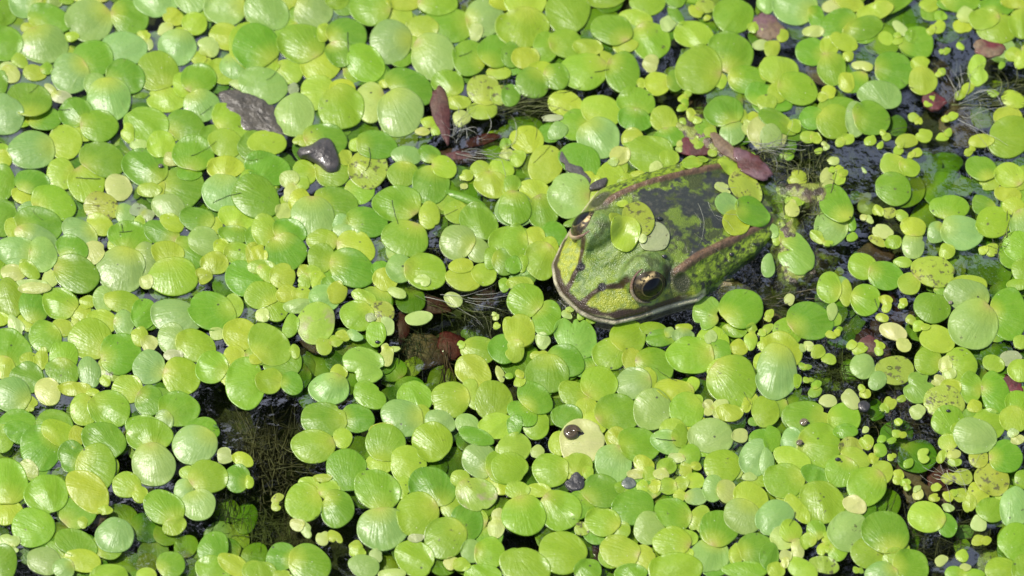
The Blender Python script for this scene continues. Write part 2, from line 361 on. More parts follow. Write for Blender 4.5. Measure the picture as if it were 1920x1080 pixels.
    C = lerp(C, (.19, .11, .055), sstep(.25, .6, fold)); C = lerp(C, (.30, .20, .12), sstep(.6, .9, fold)*sstep(.45, .6, n2)*.6); C = lerp(C, (.08, .04, .02), sstep(.3, .6, fold)*sstep(.5, .6, n2)*.7)
    # dark stripe snout - nostril - eye - ear
    sp = np.interp(S, [.0, .12, .3, .56, .9, 1.3], [.19, .21, .24, .31, .60, .80]) + .015*(n1-.5)
    wd = np.interp(S, [0, .3, .56, 1.0], [.075, .05, .05, .08])*(.9 + .2*n3)
    stripe = sstep(1.35, .6, np.abs(AV - sp)/wd) * sstep(1.0, .9, S) * (Z > .1)
    C = lerp(C, (.055, .030, .010), stripe)
    C = lerp(C, (.008, .007, .006), sstep(.25, .5, nost))
    C = lerp(C, (.05, .055, .015), sstep(.22, .16, tr_)*(up > .1)); C = lerp(C, (.09, .10, .025), sstep(.5, .9, tymp)*.8)
    behind = gd(S - 1.66, AV - .95, .16); C = lerp(C, (.05, .045, .02), sstep(.3, .7, behind)*.8)
    # lips: cream lower rim, dark band with cream teeth-like marks above it
    lipU = torso * (S < 2.25)
    band = lipU * sstep(.31, .27, Z + .06*(n3-.5) + .06*(n1-.5)) * sstep(1.95, 1.7, S)
    C = lerp(C, (.05, .027, .012), band)
    C = lerp(C, (.50, .46, .25), lipU*sstep(.60, .68, fbm(S*4.2 + np.sign(V)*7, Z*3, 0, 2))*sstep(.30, .25, Z)*sstep(.16, .19, Z))
    C = lerp(C, (.50, .47, .28), lipU*sstep(.26, .2, Z + .03*(n1-.5)) * sstep(1.5, 2.0, S))
    C = lerp(C, (.60, .55, .36), lipU*sstep(.165, .145, Z)*(.7+.5*sstep(.4, .6, fbm(S*6, V*6, 1.0)))); C = lerp(C, (.12, .10, .05), lipU*sstep(.165, .145, Z)*sstep(.54, .62, n1)*.6); C = lerp(C, (.10, .07, .04), lipU*groove*.5)
    C = lerp(C, (.52, .48, .32), torso*sstep(-.1, -.2, Z)*(S < 3))
    # limbs
    lf = (~torso) | (S > 4.95)
    L0 = np.tile(np.array([.26, .31, .045]), (nv, 1)); L0 = L0 + (np.array([.06, .045, .02]) - L0)*sstep(.46, .56, n1)[:, None]
    L0 = L0 + (np.array([.25, .17, .11]) - L0)*(sstep(.54, .66, n3)*.6)[:, None]
    arm = (S < 3.5) & lf
    L0 = np.where(arm[:, None], L0*.5 + np.array([.20, .15, .08])*.75, L0)
    C = np.where(lf[:, None], L0, C)
    C = np.clip(C, .004, .9)
    em.vertices.foreach_set('co', (P - np.array(root.location)).ravel())
    a = em.color_attributes.new('Col', 'FLOAT_COLOR', 'POINT')
    al = np.clip(grey + .25*back + .0, 0, 1)
    a.data.foreach_set('color', np.concatenate([C, al[:, None]], 1).astype(np.float32).ravel())
    em.polygons.foreach_set('use_smooth', [True]*len(em.polygons))
    m, n, out = mat('frog_skin'); L = n.links.new
    at = N(n, 'ShaderNodeAttribute', attribute_name='Col'); geo = N(n, 'ShaderNodeNewGeometry')
    fn = N(n, 'ShaderNodeTexNoise', i2=34.0, i3=3.0, i4=.6); L(geo.outputs['Position'], fn.inputs[0])
    vo = N(n, 'ShaderNodeTexVoronoi', i2=22.0); L(geo.outputs['Position'], vo.inputs[0])
    vf = N(n, 'ShaderNodeTexVoronoi', i2=44.0); L(geo.outputs['Position'], vf.inputs[0])
    c = mixc(n, mathn(n, 'MULTIPLY', ramp(n, fn.outputs[0], [(.4, 1.0), (.6, 0.0)]), .35), at.outputs[0], mixc(n, 1.0, at.outputs[0], (.5, .55, .4), 'MULTIPLY'))
    c = mixc(n, mathn(n, 'MULTIPLY', ramp(n, vf.outputs['Distance'], [(.0, 1.0), (.45, 0.0)]), .22), c, mixc(n, 1.0, at.outputs[0], (1.7, 1.6, 1.8), 'MULTIPLY'))
    p = principled(n, Roughness=.45, Coat_Weight=.35, Coat_Roughness=.2); L(c, p.inputs['Base Color'])
    b1 = N(n, 'ShaderNodeBump', i0=.35, i1=.02); b1.invert = True; L(vo.outputs['Distance'], b1.inputs['Height'])
    b2 = N(n, 'ShaderNodeBump', i0=.5, i1=.02); b2.invert = True; L(vf.outputs['Distance'], b2.inputs['Height']); L(b1.outputs[0], b2.inputs['Normal'])
    L(mathn(n, 'SUBTRACT', .35, mathn(n, 'MULTIPLY', at.outputs['Alpha'], .3)), b1.inputs[0]); L(mathn(n, 'SUBTRACT', .5, mathn(n, 'MULTIPLY', at.outputs['Alpha'], .25)), b2.inputs[0])
    L(mathn(n, 'SUBTRACT', .46, mathn(n, 'MULTIPLY', at.outputs['Alpha'], .14)), p.inputs['Roughness'])
    L(b2.outputs[0], p.inputs['Normal']); L(b2.outputs[0], p.inputs['Coat Normal'])
    L(p.outputs[0], out.inputs[0])
    em.materials.clear(); em.materials.append(m)
    em.name = 'body'; body = bpy.data.objects.new('body', em); scene.collection.objects.link(body); body.parent = root
    # height field of the frog, for whatever lies on it
    hm = np.full(HM.shape, -5.0)
    gi = np.clip(((P[:, 0]-HX0)/HD).astype(int), 0, HM.shape[1]-1); gj = np.clip(((P[:, 1]-HY0)/HD).astype(int), 0, HM.shape[0]-1)
    kp = up > .12; np.maximum.at(hm, (gj[kp], gi[kp]), P[kp, 2])
    for _ in range(3):
        q = hm.copy()
        for a_, b_ in ((0, 1), (0, -1), (1, 0), (-1, 0)): q = np.maximum(q, np.where(hm < -4, np.roll(hm, (a_, b_), (0, 1)), -5))
        hm = q
    # eyes
    for sg in (-1, 1):
        g = Vector((FP[0]*sg*.74 - FB[0]*.20, FP[1]*sg*.74 - FB[1]*.20, .60 if sg > 0 else .92)).normalized()      # gaze
        ctr = Vector(fw(EYE_S, sg*EYE_V, EYE_Z)) - Vector(root.location) + g*.06
        fwd = Vector((-FB[0], -FB[1], .0)); xa = (fwd - g*fwd.dot(g)).normalized(); ya = g.cross(xa).normalized()
        if ya.z < 0: ya = -ya
        nu, nv_ = 96, 64; Vv = []; Cc = []
        for j in range(nv_+1):
            ph = math.pi*j/nv_*.62
            for i in range(nu):
                th = 2*math.pi*i/nu; d = g*math.cos(ph) + (xa*math.cos(th) + ya*math.sin(th))*math.sin(ph)
                Vv.append(ctr + d*EYE_R*(1.0 + .05*math.exp(-(ph/.5)**2)))
                a_, b_ = d.dot(xa), d.dot(ya)
                pr = math.sqrt((a_/.52)**2 + ((b_+.06)/.42)**2)          # the horizontal pupil
                nz = float(fbm(a_*9+20, b_*9+20, sg)); nz2 = float(fbm(a_*22+20, b_*22, sg))
                c = np.array([.028, .021, .010])
                if nz2 > .6: c = np.array([.07, .055, .02])
                gold = np.exp(-((pr-1.06)/.05)**2)*(.12 + .5*max(0, nz-.35))
                if b_ > .12 and pr > 1: gold = max(gold, (1 if nz < .53 else 0)*max(0, 1-abs(b_-.47)/.14)*max(0, 1-abs(a_)/.62)*1.5)
                c = c + (np.array([.75, .58, .27]) - c)*min(1, gold)
                if pr < 1: c = np.array([.003, .003, .004])
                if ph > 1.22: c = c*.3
                Cc.append((*c, 1))
        F = [(j*nu+i, j*nu+(i+1) % nu, (j+1)*nu+(i+1) % nu, (j+1)*nu+i) for j in range(nv_) for i in range(nu)]
        eye = mesh_np('eye', np.array([tuple(q) for q in Vv]), F, EYEM, cols=Cc, parent=root)
        # eyelid rim: cream in front, dark below, pale green above
        V2 = []; C2 = []; nr, nk = 96, 12
        for i in range(nr):
            th = 2*math.pi*i/nr; rr = (EYE_R+.012)*math.sin(1.12 - .10*math.sin(th)); hh = (EYE_R)*math.cos(1.12 - .10*math.sin(th))
            rd = xa*math.cos(th) + ya*math.sin(th); tk = .020 + .016*max(0, math.cos(th + .25))**2
            front = max(0, math.cos(th + .25))
            front = front**3; c = np.array([.030, .035, .014])*(1-front) + np.array([.58, .44, .28])*front
            if math.sin(th) > .3 and math.cos(th) > -.3: c = c*.4 + np.array([.34, .17, .11])*.6
            for k in range(nk):
                ps = 2*math.pi*k/nk
                V2.append(ctr + rd*(rr + tk*math.cos(ps)) + g*(hh + tk*1.3*math.sin(ps)))
                C2.append((*c*(1 if math.cos(ps) < .3 else .8), 0))
        F2 = [(i*nk+k, i*nk+(k+1) % nk, ((i+1) % nr)*nk+(k+1) % nk, ((i+1) % nr)*nk+k) for i in range(nr) for k in range(nk)]
        mesh_np('eyelid', np.array([tuple(q) for q in V2]), F2, m, cols=C2, parent=root)
    return hm
def eye_mat():
    m, n, out = mat('frog_eye'); at = N(n, 'ShaderNodeAttribute', attribute_name='Col')
    p = principled(n, Roughness=.5, Coat_Weight=1.0, Coat_Roughness=.01, Coat_IOR=1.36); p.inputs['Specular IOR Level'].default_value = .1; n.links.new(at.outputs[0], p.inputs['Base Color']); n.links.new(p.outputs[0], out.inputs[0]); return m
EYEM = eye_mat()
HX0, HY0, HD = -18.0, -13.0, .02
HM = np.full((int(27/HD), int(36/HD)), 0.004)
FROGH = make_frog()
DATA = """
#0
1,10,11,9.5,0,d
30,4,12,5,0,y 19,2,12,11.5,0,b
41,2,6,4,0,b
50,1,5,3
21,21,5,4,0,y 37,15,16,10,20,d 33,34,17,13.5,0,b
4,33,13,12,0,d
68,-1,13,4,0,y 67,16,17,14.5,0,b 97,13,14,12,40,d
117,-1,16,13.5,0,b
144,-2,13,11.5,0,b
180,5,5,8,0,y 169,6,15,13,0,b
191,8,7,11,0,b
130,13,8,6,30,y 124,22,6,4,-30,p
146,18,9,8,0,y
170,28,13,9,20,y
155,48,4,4.5,0,y 149,44,6,5,0,y 156,36,8,7,20,p
135,28,7,7,0,y 133,36,13.5,12.5,0,b
108,27,5,4,0,y 111,34,4,4,0,p
54,28,5,3.5,0,y
93,37,16,12,10,b
70,44,14,13,0,d 53,56,14,13.5,10,b
125,75,14,9,0,y 118,54,15,14,20,g
71,63,8,7,-30,b 94,58,14,12,20,d 82,75,15.5,15,0,b
168,54,12,9,20,y 178,50,12,10,0,b 190,35,18,17,10,g
137,64,7,9,0,y 149,60,13,11,0,d 151,80,13,11,0,b
6,52,7,5,0,p 8,56,7,6,40,p
15,46,6,5,20,y
26,55,8.5,5.5,10,y 35,52,4.5,4.5
0,63,6,9,0,d
38,67,5,3,40,p 46,73,7.5,4.5,10,n
18,93,4,3 34,90,12,8,-10,d 22,76,16,13,20,d
3,87,14,14,0,b
63,100,7,5.5,30,y 57,85,12,11,0,d 74,95,14,11,10,d
49,107,12,12,0,y 24,113,16.5,13.5,0,b
130,101,5,6,0,y 139,95,14,11,20,d
160,103,10,9,0,d 173,92,16,10,50,g
110,94,16,13,20,g
96,100,5,7,0,y
185,65,12,4,10,p
#1
25,1,6,6,0,y 43,8,14,13,0,b
8,10,16,13,20,b
61,0,9,7,0,g
24,54,11,8.5,10,y 12,48,6,7,0,y 0,36,17,16,0,d
48,50,14,11,0,y 34,33,17,14,0,g
51,25,5,7,0,y 68,26,15,11,10,d 63,41,11,9,20,d
108,12,9,8,0,y 86,5,15,14,0,g
145,19,18,12,10,d 171,14,14,13,0,b
111,2,12,6.5,0,y 136,2,14,10,0,g
125,21,12,8,10,y 101,32,15,15,0,b 133,43,17,15,50,b
165,25,5,6,0,p
182,55,9,5,0,y 160,44,12,13,0,g 180,39,13,12,0,d
185,2,10,6,0,y
5,65,18,12,15,b
82,48,15,12,40,g
97,63,5,3,0,y 115,65,18,11.5,28,d 86,77,11,14,0,p 108,85,16,17,0,b
47,70,13,12,0,y 65,66,9,6,0,y 64,81,16,16,0,g
29,87,14,15,0,b
28,67,4,4,0,n
151,77,10,5,0,y 144,63,12,9,10,g
170,83,10.5,7,0,y 171,68,12,11,10,s
183,72,7,7,0,s
154,89,6,6,0,p
130,92,6,4,0,y 125,99,5,3,0,p 135,98,4,4,0,y
34,106,6,4,0,y 52,105,16,11,10,d
190,92,9,5,-20,ug
180,99,8,4,0,uy
60,60,12,5,0,uy
#2
42,9,16,15.5,0,g
10,3,15,10,0,y 8,21,19,14,0,g
70,-2,14,8,0,g
102,1,13,10,0,g
123,-1,7.5,7,0,d
93,14,12,6,10,y 104,31,14,13.5,40,g
85,35,9,5,-10,y 75,23,15,11,10,d
117,18,6,5.5,0,p
123,12,8,4,50,d
138,9,6,4,30,y 145,5,7,5,0,s
136,26,14,9.5,10,y
166,12,14,13,0,d
190,2,6,8,0,b
25,36,9,11,0,g 40,33,12,10,0,g
57,36,11,6,0,y 70,44,5,5,0,y 54,54,17,13,0,g 83,55,12,15,-10,d
-1,42,7,9,0,d
10,44,10,8,0,y 22,53,10,6,0,y 33,58,10,9,40,d 15,63,12,10,20,d
97,63,3.5,3.5,0,y
104,48,6,6,0,p
109,63,9,8.5,0,y 122,61,8,6,80,d
156,61,5,6,0,y 164,40,16.5,14.5,30,d 176,60,13.5,10,0,d 140,53,16.5,17,20,g
191,53,5,9,0,y
187,34,6,4,0,p
40,78,12.5,9,15,y
47,94,10,11,0,g 67,84,15,11,20,y 65,104,15.5,14,0,b
93,77,14,10,5,g 92,90,12.5,8,10,d
114,90,10,9,20,y 118,103,11,7,0,d
90,104,8,7,0,y
34,99,6,7,60,b
30,89,8,2.5,0,n
11,105,12,10,0,y
141,79,5,3.5,0,uy
145,98,8,8,0,d 165,100,9,9,0,b 173,88,4,5,0,y 159,84,14,11,0,d
149,100,5,4,0,y
181,89,5,5,0,y 192,74,17,9,20,d
176,96,4,5,0,p
191,101,14,12,20,p
-1,72,7,8,0,d
110,85,10,7,20,ug
10,90,12,6,0,ug
#3
20,5,16,13,0,b 36,13,6,8,0,d
19,20,8,8,0,ub
50,5,9,5,0,p 60,2,12,6,20,y
95,-1,17,9,-30,d 80,9,14,6,-15,y
100,12,12,8,-20,ug
52,18,14,9,-30,d 71,22,15,8,-15,d
34,24,8,4,0,p
11,27,4,5,0,y 3,37,6,6,0,y
32,39,10.5,10,20,d 46,35,7,7,0,y 48,52,10,12,0,g
59,62,6,7,0,y
57,32,10,6,20,y
8,53,14,10,0,y 7,70,7,8,0,y 22,67,15,11,20,g
-1,78,7,6,0,y
80,38,16,9,10,ug
94,53,14,13,50,d 71,50,8,3.5,10,p
84,72,15.5,10,10,b
114,48,7,5,0,y 116,61,10,10,0,y
121,4,7,5,0,y
135,3,8,5,0,d 144,1,14,8,0,g
146,20,7,5,0,y 148,12,6,6,0,p
172,5,13,7,0,d 172,22,14,11,0,g 162,15,11,8,0,y
187,2,12,5,0,y 190,18,9,11,0,g
100,22,8,3.5,40,p
158,53,8,11,0,k
184,41,6,5,0,y 190,45,5,7,0,y
52,81,14,8,0,d 33,89,9,8.5,0,d 49,92,12,12,10,g
66,90,8,12,0,b 77,89,14,11.5,20,d
7,92,15,7,30,d 20,95,5,5,0,y
2,104,8,8,0,b
30,103,6,4,0,y 36,104,4,4,0,y
97,92,7,8,0,ud
104,106,8,5,0,y
117,102,6,5,0,y
180,88,10,8,0,y 184,75,9,6,20,y
182,103,17,14,-20,g
160,106,9,5,0,y
170,60,9,5,0,uy
160,85,10,8,0,uy
#4
0,4,6,4 2,12,6,7,0,y
2,29,9,12.5,0,d
46,23,10.5,11,0,y 65,30,13.5,13.5,0,g 77,12,17,12,15,d
95,-2,10,8,0,uy
104,1,6,4,0,p
137,33,15,15.5,30,d 120,33,4,6,0,y 109,18,17,13,15,d
112,35,9,5,0,y
126,48,12,9,20,b
89,33,10,9,20,c
121,1,10,10,0,y
129,12,6,5,0,p
142,23,9,5,0,d 145,8,14.5,13,10,d
169,0,12,10,20,y
190,2,11,11,0,d
169,18,13.5,8,0,y 167,37,14.5,13,-10,b
191,38,11,16,-20,g
17,39,8,6,25,y 24,29,12.5,9,10,d
26,50,12,6,0,b 40,45,16,12,25,g
76,48,13,10,20,s 94,53,7,7.5,0,b
104,50,6,5,0,n 111,54,5,4,0,n
105,58,4,3.5,0,y
3,56,10,13,0,d
12,64,8,8,0,y 29,61,17,12,20,d 27,71,16,8,15,b
75,61,10,7,30,y 60,68,14,10,40,b
87,76,6,5,0,y 98,70,16,11,8,d 110,87,9.5,12,0,b 91,95,17.5,16,10,b
70,82,9,8,-60,p
121,67,13,8.5,15,d 142,82,13,10,60,d
129,60,9,6,30,y
126,83,12,9,10,y 130,100,18,13,0,g
160,61,7,7,0,y 148,57,13,8.5,10,d
153,74,12,10,20,b
178,56,14,8,15,y 176,68,12,6,5,d
190,70,6,8,0,d
166,78,6,6,0,y 178,82,10,7.5,0,g
161,90,10,8,0,y
183,101,14,12,20,d
153,99,6,6,30,y
38,101,7,6,-60,p 54,79,12,9,30,d 57,98,17,13,30,d
13,82,16,10,10,b 32,84,10,12,0,b
10,97,9,6,0,p 22,95,9,5,40,y
23,106,12,4,0,p
110,104,5,5,0,p
190,83,6,8,0,y
#5
8,0,14,9,0,y
9,19,17,11,15,d
36,22,9,9,0,g 57,20,13,12,0,g
67,11,5,6,0,y 84,19,14,14,0,s
75,1,5,5,0,y 90,1,15,10,10,d
113,9,10.5,7,5,b 110,23,11,9,0,g
131,31,13,14,20,d 130,8,8,6.5,20,d 141,18,9,8,25,y
158,24,5,4,0,y 156,32,3,2,0,p
168,20,7,7,0,y 184,19,9,7,20,y 177,31,13,9,10,y
187,0,4,4 188,8,5,4,0,p
190,34,5,8,0,y 194,50,14,12,0,b
0,41,18,14,30,d
34,32,5,8,20,y 25,27,7,6,0,p 26,37,5,7,30,p
21,51,6,6,0,p
33,44,8,9,0,y 60,44,16,10.5,15,d 43,55,15.5,14,20,b
6,65,9,11,0,y 25,66,12,9,20,d 22,82,15,13.5,0,d
3,83,6,6,0,y
64,60,6,6,0,b 83,59,15,10.5,15,d
66,66,8,4.5,10,b
50,73,11,8,0,g 75,78,14,11,30,y
49,86,10,10,0,g 72,94,17,13,30,d
78,40,8,8,0,us
106,45,17,13,0,d 130,54,7.5,10,0,y 112,71,17,12.5,10,g
157,41,15,3,20,d
167,59,15,12,35,d
166,80,8,9,-50,b 151,74,13,12,0,b
192,74,16,12,0,g
93,94,6,6,0,d 97,102,9,8,0,y
108,94,10,10,0,b 127,96,15,13,20,g
156,101,13,9,10,y 171,98,9,8,20,y
154,92,9,5.5,-5,y
177,86,6,8 187,89,10,9,0,d
186,106,4,5
4,93,10,5,0,y 8,98,8,5,40,y
20,100,9,9,0,y
36,96,5,5,0,y 43,97,6,5,20,y 36,104,5,5,0,y
47,103,6,7,0,y
57,106,8,6,0,d
125,103,6,4,0,p
140,52,9,7,0,uy
90,87,8,6,0,ub
#6
25,16,12,14,20,y
51,13,15,12,25,d
92,1,8,2
104,8,17,13,0,g
118,11,7,6,0,y
4,11,6,6,0,y
74,26,10,12,10,y
58,27,8,5.5,10,y
81,9,7.5,6.5,-20,p 76,14,4,3,0,p
108,19,5,5,0,p
85,31,5,6,-60,p 85,25,4,3,0,y
95,24,6,3.5,0,y 98,28,4.5,6,0,y
17,35,11,7.5,10,y 23,51,11,12,0,d
0,31,6,7 2,49,11.5,12.5,0,d
62,40,5,6,0,y 43,39,15,16,10,b
47,59,8,3,-15,d
31,68,10,8.5,0,d
17,71,8,8,20,y 3,74,9,12,0,g
28,79,7,8,0,y 22,88,12,13,0,g
8,90,4,6
1,92,6,6,0,d
6,105,10,5,0,y
@135,14,7.5,6.5,0,y 143,11,4.5,3,20,y
@107,70,11,10,-20,n
@78,56,5,5,0,y 83,45,4,3,0,y 95,56,13.5,10.5,55,s 98,71,3,3,0,p 85,68,10.5,12,20,y
@165,19,11,5,30,y 175,33,14,10,45,s
@158,33,6,4,20,p
@161,45,8,9,0,b 168,60,9.5,10,0,y 180,52,13,11,40,d
#7
22,27,7,7,0,y
44,26,5,7,0,p
20,43,7,4,0,y 18,49,5,6,0,p
62,60,4,6,0,d 47,63,12,13,30,b 51,46,15,11,60,d
7,70,4,6,0,y 20,82,17,12,60,h
37,70,4,6,-50,y 45,75,4,2,0,y
3,66,5,5,0,b
0,92,5,8,0,b
90,12,5,5,0,p 95,17,11,8,20,y 106,18,8,6,20,g
94,34,13,11.5,30,d
66,35,4,4,0,ub 72,36,6,4,0,p 75,43,7,5,15,p
72,20,3,1,50,p
91,52,5,4,0,s 100,54,5,4,40,y
127,13,4,5,0,ug
121,26,5,5,0,ug
135,8,11,9,0,ud
120,50,11,15,30,ug 150,50,9,9,0,y 161,37,11,8,30,d 141,28,12,11,20,d
166,30,7,5,0,y 160,19,11.5,9,20,d
180,38,10,6,10,y 191,26,6,9,0,y 181,24,11,9,10,y
126,67,6,8,0,b 136,48,14,9,5,g 145,67,15,12,10,b
169,59,13,11,0,g
184,47,8,6,0,y 192,61,10,12,0,b
187,77,11,10,40,g
109,76,8,10,10,b 109,63,9,7.5,20,y
86,66,7.5,5,10,p
82,73,7,3,30,s
94,74,6,5,0,g
101,89,6.5,4,5,y
134,81,5.5,6,0,y
122,81,6,5,20,ug
71,92,11,9,20,g 88,99,13,10,20,d
106,105,8,8,0,y 124,96,15.5,11,10,s
150,107,14,8,0,y
148,90,10,8,0,ug
170,92,12,9,0,uy
190,95,7,8,0,g
187,106,8,4
75,80,14,9,-30,ug
50,92,8,6,0,uy
#8
7,8,10,14,-10,g
0,24,7,5,0,y
23,27,10,6,25,y 25,15,10,12,-30,d
12,29,5,8,-30,p
61,20,8,6,-40,y 45,12,13,11,10,g
56,26,3,3,0,y
26,1,12,4,0,p
66,11,6,5,0,y
78,9,8,9,0,b 92,11,13,8,10,g
47,30,8,6,20,y 34,37,11,12,-40,g
6,47,17,15,20,d 3,60,8,8,0,y
22,55,7,6,0,y
31,54,5,8,20,y
20,68,12,11,0,d
77,25,11,8,20,y 93,27,7.5,9,0,b
83,61,10,8,30,s 68,39,16,14,10,g 90,50,14.5,15,30,d
48,52,10,11,0,g 47,63,12,9,20,d
67,64,8,11,-10,b
79,70,4,4,0,y
108,20,9.5,11,10,d
132,22,19,12,10,b
175,14,7,9,0,y 159,18,17,14,20,d
163,35,6,4,0,p
105,37,6,7,0,y 112,42,6,6,0,p
129,39,10,11,0,b 147,44,15,11,20,g
130,51,7,4,0,n
112,60,11.5,12,0,b 136,67,13,14,-30,g
180,35,12,11.5,0,y
176,51,8,7,0,y 193,51,9,7,0,g
169,64,5,8,0,y 159,60,12,11,-20,g
184,72,14,18,0,g
21,87,7,6,0,y 9,81,14,12,20,b
36,78,9,10,-20,p
56,76,12,5,0,y
96,76,11,10,0,y 112,85,10,11,20,d
70,79,5,3,0,y 63,92,10,11,0,y 82,91,15,13,10,g
13,101,13,9,0,d
40,105,14,13,0,d
134,91,15,12,15,d 123,100,7,7,0,b
150,107,12,9,-20,d
108,105,13,9,10,g
75,108,12,5,0,g
45,42,8,6,0,ug
50,86,8,8,0,ub
#9
15,16,9,9,20,g 4,6,12,9.5,0,g
5,21,5,5,0,p
23,5,8,6,-20,y 34,5,7,5,0,y
32,14,11,5,-5,b
51,8,11,9,10,b 61,4,7,8,30,y
45,27,15,13,-50,q
26,29,5.5,9,20,g
51,44,6,6,0,y 60,40,5,4,20,y
81,7,9,5,20,y 94,19,9,9,40,s 76,21,12,11,20,g
98,29,6,6,0,p
90,35,7,9,0,g
86,23,4,3,0,n
65,36,5,4,20,y 74,36,6,3.5,30,b
97,45,3,3,0,p 104,46,4,2,0,p 98,51,5.5,7,0,p
81,58,15,12.5,20,h
0,54,5,4,0,y 10,43,17,13,40,g
29,48,4,5,0,y
10,70,10,9,-10,g 27,72,7.5,9,-30,d
37,80,6,11,-20,ud
36,60,9,11,0,ub 52,58,9,6,0,y 60,52,4,5,0,y
62,64,6,6,0,y 55,76,14.5,11,5,b
76,98,12,10,20,d 51,99,17,12,5,d
85,81,13,8.5,35,g
101,80,7,8,0,uy
119,82,13,11,10,g
117,55,9,6,-30,uy 107,66,12,6,0,uy
135,62,12,6,-80,uy 146,63,8,4,80,uy
167,47,12.5,10,0,g 154,43,3,3,0,y
186,46,11,11,10,d
163,63,13.5,11,30,y
163,80,8,11,-20,k 146,84,13.5,13,0,g
191,30,6,8,0,y
122,23,10,5,-10,p
106,4,7,3.5,20,p
148,9,7,5,30,p
124,97,7,8,0,y 110,98,16,12,20,b
138,101,11,8,20,b
158,102,8,7,0,b
178,85,13,14,20,g
182,104,15,9,0,y
183,65,3,6,-20,p
165,32,12,5,30,ub
95,108,10,6,0,y
130,74,9,6,0,uy
#10
26,23,10,13,20,d 10,10,13,12,0,g
6,33,11,12,10,y 2,48,7,8,0,y
48,37,17,13,50,h
23,40,6,5,50,p
21,51,7,4,0,y 40,55,14,11,30,d 26,65,15.5,14,10,d
73,50,12,11.5,10,g 87,37,13,12,0,g
90,54,7,8,0,y 107,58,14,12,25,d
106,31,10,5,10,g
112,38,11,6,-5,d 118,34,4,4,0,b
102,69,6,8,0,y 91,72,13,11,0,b
47,80,12,9,20,g 56,90,8,7,0,y 65,72,13,12.5,0,g
62,102,9,8,30,y 79,94,16.5,13,15,d
18,103,10,10,0,g
8,95,12,8,40,d 17,83,14,10,40,d
41,97,11,9,0,d
2,104,6,7,0,d
105,92,13.5,14,0,b
135,73,5,6,20,y 122,77,14,8,10,y
137,86,6,6,0,y 131,92,12,12,0,g
129,30,6,3,0,y 128,36,8,5,0,b
151,40,12,10,20,y
156,48,8,8,0,d 134,51,17,13,0,g
149,38,4.5,5,0,p
146,19,10,12,0,h 167,32,9,5,10,g 172,16,16,14,10,d
180,31,4,3,0,y 179,40,5,6,0,y
170,45,6,6,0,y
189,42,5,6,0,y
168,52,14,10,30,uy
153,60,7,5,-40,y 165,70,18,17.5,0,g
190,56,9,7,0,y
190,93,10,11,0,g
147,88,4,4,0,p 148,93,4,3,0,p 156,91,6,7,30,p
176,88,4,5,0,y
163,94,10,6,0,y
151,108,12,8,0,g
121,107,10,8,20,y
170,106,10,6,0,ug
#11
58,4,5,9,0,y 46,0,9,11,0,g 73,9,11,11,0,g
15,33,11,10,10,g 31,25,17,13,20,d
16,9,4,4,0,p
48,18,4,6,0,p
59,19,6,8,0,ud
10,47,15,12,20,y 6,64,15,19,0,b
3,96,10,12,0,uy
22,70,3,5
29,98,17,12,10,d 57,98,12,11,10,g
94,33,10,6,20,c
102,43,6,4.5,10,p
71,59,9,9,20,b
62,58,7,8,0,ug
95,62,14,10,0,s
113,75,11,11,20,h
82,70,7,6,-50,b
82,87,6,9,0,ud
45,85,6.5,4.5,0,p
62,84,6,7.5,-30,p
112,93,6,5,0,p
120,55,10,10,0,g 144,58,12,12,20,g
133,58,5,6,0,p 136,65,5,4,0,p
128,70,5,4.5,0,p
123,15,13,11,20,d
127,39,12.5,10,20,y
149,6,16,11,10,b 180,20,14,18,0,d 154,28,18,17,0,b
163,47,13,8,-20,ug
178,44,6,7,0,ug
190,41,6,5,0,y
182,53,8,5.5,-10,n
169,57,8,6,20,y
190,62,10,8,0,y
152,75,8,11,0,g 170,79,10,15,-10,d
155,89,5,5,0,y
137,75,8,6,0,y
132,86,15,11,10,s
135,100,12,10,0,g
146,108,9,7,0,y 165,103,12,11,20,g
187,87,9,9,0,g 184,99,10,9,20,y
50,68,5,4,0,uy
40,66,8,8,0,ug
65,30,6,10,-40,ug
#12
2,5,8,10,0,g
15,1,11,8,20,d
31,12,15,16,20,d 45,2,14,9,20,g
58,4,6,8,0,y
78,7,16,13,20,d
54,19,10,11,0,d 72,27,14.5,16,10,g
112,3,17,11,0,g 115,25,16,14.5,20,b
158,0,6,6,0,d 146,10,16,13.5,0,b
169,18,6,6,0,p
182,21,8,5,20,y
178,35,9,10,20,d 187,38,3,5,0,y
141,31,6,5,0,y 138,44,7,8,0,b 156,34,14,12,10,g 149,55,12,11,0,b
22,28,8,5,40,p
6,61,11,8,-20,y 4,38,16,17,0,g
35,47,15.5,14,0,g
66,45,18,12,40,y
25,72,15,14,10,g
7,82,8,5,0,p 8,89,5,3,0,p
95,40,10.5,9,0,y 105,47,6,6,0,y
79,59,5,3.5,0,y
62,68,4,4,0,y
123,57,15,12,30,d 131,71,9,6,-20,y
86,78,14,12,0,b
57,84,16,9.5,20,d
33,97,12,10,10,b
62,97,13,8,10,y 48,103,8,7,0,b
90,98,14,10,20,uy
82,108,14,8,0,g
3,99,9,14,0,d
128,100,10,10,0,d 110,108,7,6,0,y
136,86,11,7,-40,ud
112,92,12,8,0,ug
160,87,10.5,12,30,d
166,74,13,10,20,ub 177,75,9,11,0,y 183,59,9,12,10,d
160,103,13,9,10,g
175,100,12,7,30,y
190,105,8,8,0,g
169,53,10,8,0,ug
#13
65,5,7,7,0,y 43,11,15.5,12,0,g
75,10,9,12,0,uy
93,24,10,7,10,y 97,9,14.5,13,0,g
114,25,13,13,-20,y
110,42,6,8,0,y
132,8,14,14,0,g
68,29,15,14.5,30,d
91,44,17,14,20,g 95,73,18,15,0,b
147,57,8,8,0,g 132,42,17,14,20,d 121,62,15,15.5,20,g
158,68,12,13,10,d 142,80,15,15,0,g
